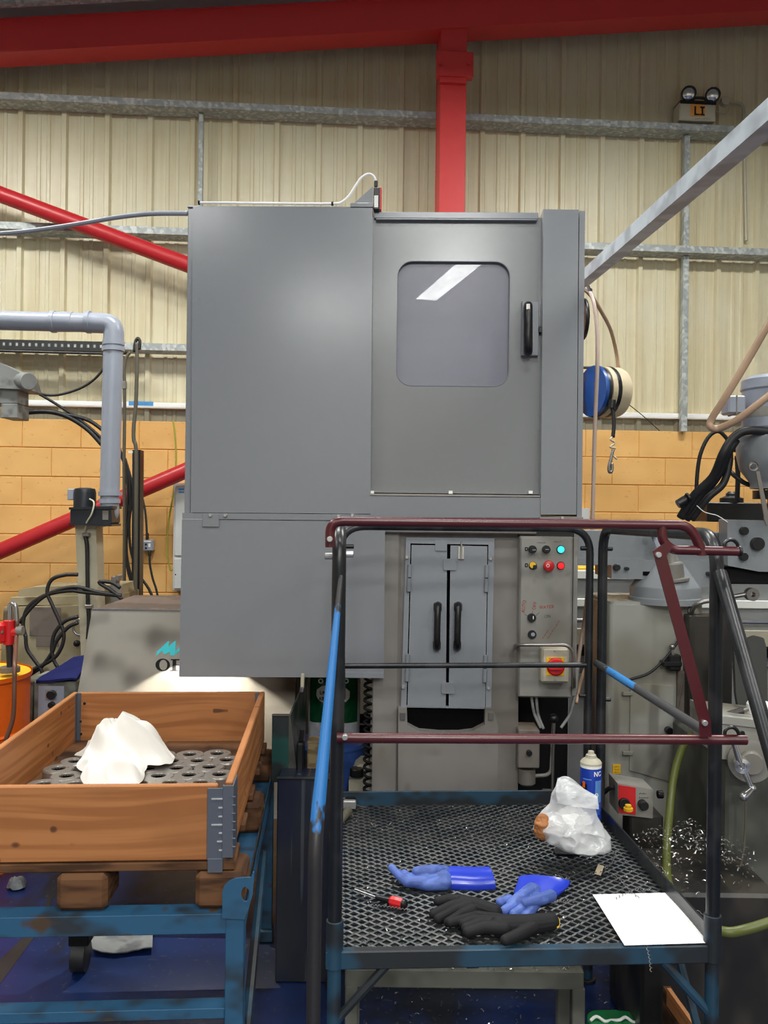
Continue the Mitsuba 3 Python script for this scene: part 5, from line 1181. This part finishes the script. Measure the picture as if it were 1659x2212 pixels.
wire('swing_wire', [(1611, 1722, 2.8), (1610, 1790, 2.8), (1604, 1850, 2.8), (1592, 1890, 2.8), (1573, 1912, 2.8)], .004, 'hose_olive', 'thin grey cable hanging below the crank', 'cable')
one('green_hose', tube(spl(pxs([(1525, 1568, 3.2), (1505, 1578, 3.15), (1480, 1605, 3.1), (1462, 1650, 3.05), (1452, 1700, 3.0), (1446, 1760, 2.95), (1440, 1850, 2.8), (1448, 1920, 2.6), (1500, 1985, 2.4), (1560, 2012, 2.3), (1610, 2008, 2.3), (1700, 1980, 2.3)]), 7), .0135, 12), 'hose_green', 'olive green coolant hose arching beside the mill column', 'hose', True)
# coolant control box
G4 = Fr(3.0)
cx_ = thing('pump_control', 'grey control box with red panel and black knob covered in swarf', 'control box')
part(cx_, 'body', G4.poly([(1334, 1692), (1412, 1706), (1410, 1768), (1336, 1760)], .0, .12, r=.002), 'panel_dirty')
part(cx_, 'red_panel', G4.poly([(1336, 1696), (1373, 1702), (1373, 1760), (1337, 1756)], -.004, .001), 'red')
part(cx_, 'red_panel_knob', G4.disc(1350, 1738, 12, -.02, -.004, 18), 'black', 30)
part(cx_, 'black_knob', G4.disc(1392, 1742, 10, -.03, .0, 18), 'black', 30)
part(cx_, 'side_knob', cyl(G4.pt(1420, 1716, .05), G4.pt(1432, 1716, .05), .014, 14), 'black', 30)
part(cx_, 'lettering', cat([scribble(G4, 1381, 1716, 4, 4, 4, -.0008), scribble(G4, 1381, 1725, 5, 4, 3.5, -.0008, 0, 2)]), 'black')
part(cx_, 'stand', G4.box(1360, 1762, 1432, 2000, .02, .12, .006, z0=0.0), 'mill_dark')
one('yellow_cap', cat([cyl(P(1357, 1752, 2.9), P(1357, 1744, 2.9), .016, 10), cyl(P(1357, 1744, 2.9), P(1357, 1738, 2.9), .011, 10)]), 'yellow', 'small yellow cap below the red panel', 'cap')
one('pump_cable', tube(spl(pxs([(1336, 1700, 3.05), (1318, 1702, 3.05), (1305, 1712, 3.1)]), 5), .008, 8), 'rubber', 'short black cable entering the red-panelled control box', 'cable', True)
# ---------------------------------------------------------------- things on the platform
def D(px, py, h=0.0): return Pz(px, py, DZ + h)
def blob(chains, edge=.004, it=10, squash=None):
    """union of hulls of spheres: chains of (px, py, height, radius)"""
    tot = None
    for ch_ in chains:
        pr = [(D(x, y, h), r) for x, y, h, r in ch_]
        for (a, ra), (b, rb_) in zip(pr, pr[1:]):
            s = m3.Manifold.batch_hull([m3.Manifold.sphere(ra, 16).translate([float(c) for c in a]), m3.Manifold.sphere(rb_, 16).translate([float(c) for c in b])])
            tot = s if tot is None else tot + s
    tot = tot.refine_to_length(edge)
    q = tot.to_mesh()
    m = trimesh.Trimesh(q.vert_properties[:, :3], q.tri_verts, process=True)
    trimesh.smoothing.filter_taubin(m, iterations=it)
    lo = m.vertices[:, 2].min(); 
    if squash: m.vertices[:, 2] = DZ + (m.vertices[:, 2] - lo) * squash
    else: m.vertices[:, 2] += DZ - lo
    return m
dirty('glove_palm', (84, 108, 180), (62, 84, 150), (30, 30, 30), .4, .65, .55)
mat('glove_cuff', (38, 60, 184), .22, 0, .6)
mat('glove_black', (26, 26, 28), .7, 0, .3)
def cuff(rows, th=.008):
    """flattened tube through rows of (left px, right px) edge pixels and heights"""
    v, n = [], 20
    for (ax, ay, ah), (bx, by, bh), t in rows:
        a, b = D(ax, ay, ah), D(bx, by, bh); mid, hw = (a + b) / 2, (b - a) / 2
        for k in range(n):
            q = 2 * np.pi * k / n
            v.append(mid + hw * math.cos(q) + np.array([0, 0, 1]) * t * math.sin(q))
    f = []
    for r in range(len(rows) - 1):
        for k in range(n):
            j = (k + 1) % n
            f += [[r * n + k, r * n + j, (r + 1) * n + j], [r * n + k, (r + 1) * n + j, (r + 1) * n + k]]
    m = trimesh.Trimesh(v, f, process=False)
    return m
g1 = thing('rubber_glove', 'blue rubber gauntlet glove lying flat with fingers to the left', 'glove', 'blue gloves on the deck')
part(g1, 'hand', blob([
    [(958, 1898, .022, .022), (915, 1903, .02, .021), (880, 1906, .02, .015), (862, 1893, .03, .012), (846, 1876, .045, .0105)],
    [(920, 1898, .025, .02), (880, 1898, .025, .013), (858, 1888, .02, .011), (850, 1880, .025, .010)],
    [(958, 1890, .022, .022), (915, 1908, .018, .018), (890, 1905, .018, .014), (873, 1888, .03, .011)],
    [(960, 1885, .03, .018), (935, 1882, .042, .0155), (908, 1882, .044, .0135), (898, 1883, .044, .011)],
    [(960, 1908, .018, .02), (920, 1914, .014, .014), (892, 1910, .012, .011)]]), 'glove_palm', True)
part(g1, 'cuff', cuff([((956, 1878, .03), (956, 1914, .008), .022), ((985, 1878, .03), (985, 1917, .006), .024), ((1020, 1880, .028), (1025, 1919, .006), .024), ((1052, 1878, .03), (1071, 1917, .006), .022)]), 'glove_cuff', True, label='glossy bright blue cuff')
g2 = thing('rubber_glove', 'blue rubber gauntlet glove crumpled with its cuff spread to the back', 'glove', 'blue gloves on the deck')
part(g2, 'hand', blob([
    [(1150, 1930, .02, .024), (1120, 1950, .025, .02), (1104, 1957, .02, .014)],
    [(1100, 1945, .02, .012), (1080, 1952, .018, .0115)],
    [(1120, 1950, .025, .018), (1105, 1962, .02, .013), (1090, 1970, .018, .012)],
    [(1140, 1955, .025, .016), (1120, 1972, .02, .0125), (1110, 1978, .018, .012)],
    [(1160, 1945, .025, .018), (1150, 1965, .02, .013), (1136, 1983, .014, .0125)],
    [(1190, 1938, .03, .016), (1160, 1948, .034, .015), (1134, 1955, .034, .012)]]), 'glove_palm', True)
part(g2, 'cuff', cuff([((1108, 1938, .02), (1190, 1944, .012), .02), ((1112, 1920, .022), (1210, 1930, .01), .018), ((1117, 1906, .024), (1226, 1918, .012), .014), ((1120, 1895, .028), (1233, 1906, .02), .012)]), 'glove_cuff', True, label='glossy bright blue cuff')
g3 = thing('work_glove', 'black knitted work glove nearer the front edge with its thumb outward', 'glove', 'black gloves on the deck')
part(g3, 'hand', blob([
    [(1190, 1998, .016, .021), (1140, 2005, .016, .024), (1080, 2008, .018, .026)],
    [(1080, 1998, .02, .016), (1020, 1995, .016, .013), (1000, 2002, .012, .011)],
    [(1080, 1994, .02, .015), (1030, 1985, .016, .012), (972, 2000, .012, .011)],
    [(1085, 2005, .018, .016), (1040, 2000, .018, .0135), (1006, 2012, .012, .012)],
    [(1090, 2012, .02, .017), (1045, 2010, .02, .0145), (1010, 2020, .012, .0125)],
    [(1150, 2010, .016, .016), (1120, 2026, .016, .014), (1092, 2038, .014, .013)]]), 'glove_black', True)
c3 = D(1202, 1992, .016)
part(g3, 'yellow_hem', tube(spl([D(1203 + 5 * math.cos(t), 1993 + 11 * math.sin(t), .018) for t in np.linspace(-1.4, 1.4, 9)], 3), .0022, 6), 'yellow', True)
g4 = thing('work_glove', 'black knitted work glove behind the other, cuff edge bound in yellow', 'glove', 'black gloves on the deck')
part(g4, 'hand', blob([
    [(1068, 1974, .016, .020), (1030, 1962, .018, .022), (1000, 1955, .02, .02)],
    [(1000, 1950, .022, .016), (970, 1946, .02, .013), (946, 1950, .014, .012)],
    [(1005, 1955, .022, .016), (975, 1960, .02, .0125), (936, 1978, .012, .0115)],
    [(1010, 1962, .02, .016), (985, 1968, .018, .0125), (946, 1988, .012, .0115)],
    [(1020, 1970, .02, .016), (1000, 1976, .016, .0125), (968, 1996, .012, .0115)]]), 'glove_black', True)
part(g4, 'yellow_hem', tube(spl([D(1075 + 4 * math.cos(t), 1977 + 8 * math.sin(t), .02) for t in np.linspace(1.0, 5.2, 10)], 3), .0024, 6), 'yellow', True)
# screwdriver
sd = thing('screwdriver', 'red and black screwdriver lying on the deck mesh', 'screwdriver')
a, b, c = D(766, 1921, .014), D(812, 1938, .014), D(874, 1953, .014)
ax = (c - b) / np.linalg.norm(c - b)
part(sd, 'blade', cyl(a, b, .003, 10), 'chrome', 30)
part(sd, 'handle_neck', lathe(b, ax, [(.005, 0), (.007, .005), (.008, .03), (.011, .042)], 16), 'black', 30)
part(sd, 'handle', lathe(b + ax * .04, ax, [(.010, 0), (.0135, .006), (.014, .018), (.013, .034), (.0125, .038)], 8), 'red', label='red faceted grip')
part(sd, 'handle_end', lathe(b + ax * .077, ax, [(.0125, 0), (.012, .008), (.008, .012), (0, .012)], 16), 'black', 30)
# brush
br_ = thing('paint_brush', 'old dark brush with bright metal ferrule at the back left of the deck', 'brush')
bx_ = Fr(2.95)
a, b = D(735, 1778, .012), D(752, 1752, .018)
part(br_, 'handle', tube([a, (a + b) / 2, b], [.009, .012, .016], 10), 'hose_olive', 40)
fa, fb = D(741, 1752, .0), D(769, 1752, .0)
part(br_, 'ferrule', W0.lbox([fa[0], fa[1] - .008, DZ + .008], [fb[0], fa[1] + .014, DZ + .036], .003), 'bolt', label='bright steel ferrule')
part(br_, 'bristles', W0.lbox([fa[0] + .002, fa[1] + .014, DZ + .009], [fb[0] - .002, fa[1] + .06, DZ + .032], .006), 'black_matt')
# paper
pq = [D(x, y, .004) for x, y in ((1280, 1932), (1445, 1928), (1538, 2037), (1349, 2045))]
n = 14; V = []
for i in range(n + 1):
    for j in range(n + 1):
        s, t = i / n, j / n
        p = (1 - s) * ((1 - t) * pq[0] + t * pq[1]) + s * ((1 - t) * pq[3] + t * pq[2])
        p = p + np.array([0, 0, .004 * math.sin(3 * s) * t + .003 * (1 - t) * s])
        V.append(p)
idx = lambda i, j: i * (n + 1) + j
Fq = [[idx(i, j), idx(i + 1, j), idx(i + 1, j + 1)] for i in range(n) for j in range(n)] + [[idx(i, j), idx(i + 1, j + 1), idx(i, j + 1)] for i in range(n) for j in range(n)]
top = trimesh.Trimesh(V, Fq, process=False); bot = top.copy(); bot.vertices = bot.vertices - np.array([0, 0, .0006]); bot.faces = bot.faces[:, ::-1]
one('paper_sheet', cat([top, bot]), 'paper', 'blank white sheet of paper at the front right of the deck', 'paper')
# spray can
sc_ = D(1275, 1778, 0)
zs = lambda y: P(1275, y, sc_[1])[2]
mat('can_blue', (30, 62, 168), .3, 0, .6)
mat('can_light', (92, 140, 200), .3)
sy = thing('spray_can', 'blue aerosol can with cream cap behind the plastic bag', 'spray can')
part(sy, 'can', lathe([sc_[0], sc_[1], 0], [0, 0, 1], [(0, DZ + .001), (.032, DZ + .001), (.0345, DZ + .005), (.0345, zs(1655))], 32), 'can_blue', 30)
part(sy, 'white_band', lathe([sc_[0], sc_[1], 0], [0, 0, 1], [(.0346, zs(1656)), (.0346, zs(1650)), (.034, zs(1648))], 32), 'white', 30)
part(sy, 'shoulder', lathe([sc_[0], sc_[1], 0], [0, 0, 1], [(.0352, zs(1650)), (.0352, zs(1646)), (.03, zs(1641)), (.019, zs(1636)), (.018, zs(1632))], 32), 'cream', 30)
part(sy, 'cap', lathe([sc_[0], sc_[1], 0], [0, 0, 1], [(.017, zs(1638)), (.0165, zs(1630)), (.011, zs(1628)), (.0095, zs(1622)), (0, zs(1621.5))], 24), 'cream', 30, label='cream spray cap')
def wrap(m, z0_, a0):
    """lay a flat mesh (x along, y up) round the can"""
    r = .0347; th = a0 + m.vertices[:, 0] / r
    m = m.copy(); rr2 = r + m.vertices[:, 2]
    m.vertices = np.stack([sc_[0] + rr2 * np.sin(th), sc_[1] - rr2 * np.cos(th), z0_ + m.vertices[:, 1]], 1)
    return m
def patch(w, h): 
    m = trimesh.creation.box([w, h, .0006]).subdivide().subdivide(); return m
a_can = -math.atan2(sc_[0], sc_[1])
part(sy, 'lettering', cat([wrap(meshkit.text_mesh('NC', .0155, .0006, True).subdivide(), zs(1671), a_can + .25), wrap(meshkit.text_mesh('O', .014, .0008, True).subdivide(), zs(1716), a_can + .35)]), 'white')
for (w_, h_, dx, y, m_) in ((.026, .072, .028, 1704, 'can_light'), (.030, .004, -.012, 1678, 'can_light'), (.024, .05, -.024, 1705, 'black')):
    part(sy, 'print', wrap(trimesh.transformations.translation_matrix([dx, 0, 0]) is not None and patch(w_, h_).apply_translation([dx, 0, 0]), zs(y), a_can), m_)
part(sy, 'hazard_label', wrap(patch(.011, .020).apply_translation([-.024, 0, .0004]), zs(1690), a_can), 'orange', label='orange hazard square')
part(sy, 'small_print', cat([wrap(patch(.012 + .004 * (i % 3), .0012).apply_translation([.027, -.0052 * i, .0004]), zs(1728), a_can) for i in range(8)]), 'can_light')
# clear plastic bag with rubbish
scene['mat_plastic_bag'] = {'type': 'blendbsdf', 'weight': .5, 'a': {'type': 'thindielectric', 'int_ior': 1.5}, 'b': {'type': 'twosided', 'b': {'type': 'principled', 'base_color': {'type': 'rgb', 'value': [.78, .79, .8]}, 'roughness': .22, 'specular': .8}}}
def crumple(m, amp, fr_, seed):
    V = m.vertices; N_ = m.vertex_normals
    rdg = 1 - np.abs(2 * meshkit.fbm(V * fr_, 4, seed) - 1)
    m.vertices = V + N_ * (amp * (rdg - .6) * 2)[:, None]
    return m
bcn = D(1232, 1822, .06)
Yc = bcn[1]
sil = [(1149, 1792), (1156, 1770), (1170, 1750), (1186, 1736), (1189, 1716), (1198, 1700), (1204, 1684), (1222, 1684), (1240, 1694), (1262, 1706), (1289, 1720), (1284, 1742), (1288, 1762), (1300, 1785), (1315, 1808), (1312, 1828), (1290, 1842), (1262, 1846), (1225, 1840), (1195, 1828), (1168, 1812)]
sp3 = []
for x, y in sil:
    q = P(x, y, Yc)
    sp3.append(D(x, y, .004) if q[2] < DZ + .004 else q)
sp3 = np.array(sp3); c0 = P(1234, 1782, Yc)
nA, nR = 120, 26
k_ = np.linspace(0, len(sil), nA, endpoint=False); ii = k_.astype(int) % len(sil); ff_ = (k_ - k_.astype(int))[:, None]
rim = sp3[ii] * (1 - ff_) + sp3[(ii + 1) % len(sil)] * ff_
rows_ = []
for sg, rng in ((-1, range(0, nR + 1)), (1, range(nR - 1, -1, -1))):
    for r_i in rng:
        t = r_i / nR
        q = c0 * (1 - t) + rim * t
        th_ = .075 * math.sqrt(max(1 - t ** 2.2, 0)) * np.clip((1.0 - (q[:, 2] - DZ - .05) / .13), .25, 1)
        rows_.append(q + np.stack([th_ * 0, sg * th_, th_ * 0], 1))
V = np.vstack(rows_); a_i = np.arange(nA); b_i = (a_i + 1) % nA; f = []
for r_i in range(len(rows_) - 1):
    f += [np.stack([r_i * nA + a_i, r_i * nA + b_i, (r_i + 1) * nA + b_i], 1), np.stack([r_i * nA + a_i, (r_i + 1) * nA + b_i, (r_i + 1) * nA + a_i], 1)]
bb = trimesh.Trimesh(V, np.vstack(f), process=False); bb.fix_normals()
Vb = bb.vertices
rdg = lambda f_, sd: 1 - 2 * np.abs(2 * meshkit.fbm(Vb * f_, 3, sd) - 1)
inner = np.clip(np.abs(Vb[:, 1] - Yc) / .03, 0, 1)[:, None]
bb.vertices = Vb + np.stack([.010 * rdg(17, 3), np.sign(Vb[:, 1] - Yc) * .022 * rdg(14, 5), .008 * rdg(19, 9)], 1) * (.25 + .75 * inner)
bb.vertices[:, 2] = np.maximum(bb.vertices[:, 2], DZ + .003)
part(bg := thing('plastic_bag', 'crumpled clear plastic bag of rubbish in front of the spray can', 'plastic bag'), 'pouch', bb, 'plastic_bag', 14)
def sheet(rows, seed, amp=.006, n=24):
    """thin sheet lofted between pixel rows at their own depths"""
    R = [spl([D0 for D0 in r], 6) for r in rows]
    m_ = min(map(len, R)); R = np.array([r[:m_] for r in R])
    k = len(R); ts = np.linspace(0, k - 1, n); G = []
    for t in ts:
        i = min(int(t), k - 2); G.append(R[i] * (1 - (t - i)) + R[i + 1] * (t - i))
    G = np.array(G); sh = G.shape
    P_ = G.reshape(-1, 3); dn = (1 - np.abs(2 * meshkit.fbm(P_ * 30, 3, seed) - 1)) - .6
    P_ = P_ + np.array([.4, -1, .2]) * (amp * dn)[:, None]
    f = []
    for i in range(sh[0] - 1):
        for j in range(sh[1] - 1):
            a = i * sh[1] + j; f += [[a, a + 1, a + sh[1] + 1], [a, a + sh[1] + 1, a + sh[1]]]
    return trimesh.Trimesh(P_, f, process=False)
part(bg, 'flap', sheet([[P(1203, 1735, Yc - .05), P(1240, 1742, Yc - .075), P(1292, 1748, Yc - .05)], [P(1200, 1710, Yc - .04), P(1236, 1716, Yc - .06), P(1291, 1724, Yc - .03)], [P(1203, 1680, Yc - .02), P(1228, 1678, Yc - .02), P(1264, 1706, Yc - .015)]], 3, .009), 'plastic_bag')
part(bg, 'paper_inside', crumple(ball(bcn + np.array([.012, 0, .028]), .052, 4, (1.0, .8, .85)) if False else (lambda m: (m.apply_translation(c0 + np.array([.004, .0, -.005])), m)[1])(ball([0, 0, 0], .05, 4, (1.0, .75, 1.0))), .012, 22, 2), 'paper')
part(bg, 'amber_card', crumple((lambda m: (m.apply_translation(P(1172, 1788, Yc - .02)), m)[1])(ball([0, 0, 0], .03, 4, (.7, .7, 1.2))), .006, 30, 3), 'wood', label='amber card showing through')
one('black_card', flat([(1196, 1838), (1200, 1846), (1255, 1848), (1240, 1832), (1205, 1830)], DZ + .003, .003), 'deck_steel', 'dark grey scrap of card poking out under the plastic bag', 'scrap')
one('card_scrap', flat([(1284, 1888), (1292, 1868), (1305, 1872), (1298, 1892)], DZ + .003, .002), 'reel_beige', 'small tan scrap of card on the deck behind the paper', 'scrap')
# swarf curls on the deck
def curl(pts, r=.0028, turns=10, th=.0011):
    p = spl(pts, 12); n = len(p)
    L = np.cumsum(np.r_[0, np.linalg.norm(np.diff(p, axis=0), axis=1)]); t = np.linspace(0, L[-1], n * 2)
    q = np.stack([np.interp(t, L, p[:, k]) for k in range(3)], 1)
    a = t / L[-1] * turns * 2 * np.pi
    d = np.gradient(q, axis=0); d /= np.linalg.norm(d, axis=1, keepdims=True)
    x = np.cross(d, [0, 0, 1.0]); x /= np.linalg.norm(x, axis=1, keepdims=True); y = np.cross(x, d)
    return tube(q + r * (np.cos(a)[:, None] * x + np.sin(a)[:, None] * y), th, 5)
for pts, tn, lb in (
    ([(1273, 1888), (1310, 1884), (1335, 1898), (1352, 1918), (1382, 1942)], 14, 'long swarf curl lying across the back edge of the paper'),
    ([(1305, 1880), (1322, 1862), (1330, 1836)], 8, 'swarf curl rising from the tan scrap towards the bag'),
    ([(1366, 1830), (1395, 1855), (1425, 1872), (1438, 1888)], 8, 'swarf curl near the right toe board'),
    ([(1330, 1942), (1350, 1930), (1372, 1922), (1415, 1922)], 9, 'swarf curl tucked behind the paper'),
    ([(1475, 1962), (1480, 1950), (1484, 1953), (1500, 1966), (1520, 1974)], 5, 'swarf curl at the right edge of the paper'),
    ([(1190, 1950), (1215, 1946), (1240, 1948)], 7, 'swarf curl beside the crumpled blue glove'),
    ([(795, 1955), (830, 1958), (882, 1966)], 12, 'swarf curl in front of the screwdriver'),
    ([(800, 1778), (806, 1784), (815, 1782)], 4, 'tiny swarf curl behind the left blue glove'),
    ([(1195, 1900), (1200, 1890), (1215, 1897), (1230, 1895)], 6, 'swarf curl above the spread blue cuff')):
    one('swarf_curl', curl([D(x, y, .006) for x, y in pts], turns=tn), 'steel', lb, 'swarf', True)
one('swarf_curl', curl(pxs([(722, 1708, 2.93), (760, 1735, 2.93), (792, 1746, 2.9)]), turns=16), 'steel', 'thin swarf curl hanging over the back toe board', 'swarf', True)
one('swarf_curl', curl(pxs([(1398, 2044, 1.98), (1404, 2070, 1.98), (1407, 2098, 1.98)]), turns=6), 'steel', 'swarf curl hanging from the front rail below the paper', 'swarf', True)
def flecks(n, samp, seed, size=(.004, .012)):
    r = random.Random(seed); ms = []
    for _ in range(n):
        x, y, z = samp(r); L = r.uniform(*size); a, e = r.uniform(0, 6.28), r.uniform(-.5, .5)
        d = np.array([math.cos(a) * math.cos(e), math.sin(a) * math.cos(e), math.sin(e)]) * L / 2
        w = np.array([-math.sin(a), math.cos(a), .4]) * r.uniform(.0008, .002)
        c = np.array([x, y, z + abs(d[2]) + .002]); bend = np.array([0, 0, L * .2])
        ms.append(np.array([c - d - w, c - d + w, c + w + bend, c - w + bend, c + d + w, c + d - w]))
    V = np.vstack(ms); k = np.arange(n)[:, None] * 6
    f = np.vstack([k + np.array([q]) for q in ([0, 1, 2], [0, 2, 3], [3, 2, 4], [3, 4, 5])])
    return trimesh.Trimesh(V, f, process=False)
def deck_pt(r):
    q = D_.w1(r.uniform(.02, DW - .03), r.uniform(.02, DD - .03), DZ); return q
mat('swarf', (190, 188, 184), .25, .9)
one('deck_swarf', flecks(230, deck_pt, 3, (.003, .009)), 'swarf', 'bright steel swarf flecks scattered over the deck mesh', 'swarf', kind='stuff')
one('floor_swarf', flecks(1500, lambda r: (r.uniform(-.1, 2.2), r.uniform(2.1, 3.4), 0), 4, (.004, .016)), 'swarf', 'steel swarf flecks scattered on the blue floor under the platform', 'swarf', kind='stuff')
hp = P(1490, 1850, 2.75)
def heap_pt(r):
    a, q = r.uniform(0, 6.28), r.random() ** .6
    return hp[0] + .20 * q * math.cos(a), hp[1] + .17 * q * math.sin(a), max(.3, hp[2] + .03 + .09 * (1 - q) - r.random() * .08)
one('swarf_heap', flecks(600, heap_pt, 5, (.005, .018)), 'swarf', 'tangled heap of bright swarf in the tray beside the mill column', 'swarf', kind='stuff')
part(ml, 'base_ledge', W0.lbox([hp[0] - .2, hp[1] - .16, 0], [hp[0] + .22, hp[1] + .2, hp[2] - .05], .01), 'mill_dark')
# grey bench under the deck
ub = thing('low_bench', 'grey steel bench under the platform covered in swarf', 'bench')
U = Fr(2.50, .0)
dirty('bench_grey', (104, 106, 96), (76, 76, 68), (7, 7, 7), .4, .65, .55)
zb2 = U.l(1000, 2096, 0)[2]
part(ub, 'top', U.lbox([U.l(745, 2110, 0)[0], 0, zb2 - .055], [U.l(1262, 2110, 0)[0], .24, zb2], .004), 'bench_grey')
for x in (745, 1236): 
    for d in (0, .2): part(ub, 'leg', U.lbox([U.l(x, 2180, 0)[0], d, 0], [U.l(x + 28, 2180, 0)[0], d + .035, zb2 - .05], .003), 'bench_grey')
one('bench_swarf', flecks(380, lambda r: (r.uniform(U.l(745, 2110)[0], U.l(1262, 2110)[0]), r.uniform(2.5, 2.74), zb2), 6, (.004, .014)), 'swarf', 'swarf flecks lying on the grey bench under the deck', 'swarf', kind='stuff')
# wooden offcut and green bag on the floor in front
wo = thing('wood_offcut', 'upright wooden plank offcut on the floor at the bottom right', 'plank')
part(wo, 'plank', beam(P(1432, 2130, 2.55), np.array([P(1432, 2130, 2.55)[0] + .05, 2.0, P(1432, 2130, 2.55)[2] - .06]), .022, P(1432, 2130, 2.55)[2] - .062), 'wood_old')
part(wo, 'batten', beam(P(1440, 2134, 2.5), np.array([P(1440, 2134, 2.5)[0] + .07, 2.0, P(1440, 2134, 2.5)[2] - .05]), .012, .05), 'wood')
mat('bag_green', (14, 104, 58), .35)
gc = Pz(1342, 2216, .085)
gm = pillow(gc[0] - .10, gc[0] + .10, 0, .085, .16, 5)
gm.vertices[:, 1] += gc[1] + .03; gm.vertices[:, 2] = np.maximum(gm.vertices[:, 2], .001)
gb = thing('green_sack', 'folded green and white sack on the floor at the bottom edge', 'sack')
part(gb, 'sack', gm, 'bag_green', True)
part(gb, 'white_seam', tube(spl([np.array([gc[0] - .09 + .18 * i / 8, gc[1] + .02 + .012 * (i % 2), .088 + .006 * math.sin(i * 1.7)]) for i in range(9)], 4), .005, 8), 'white', True)
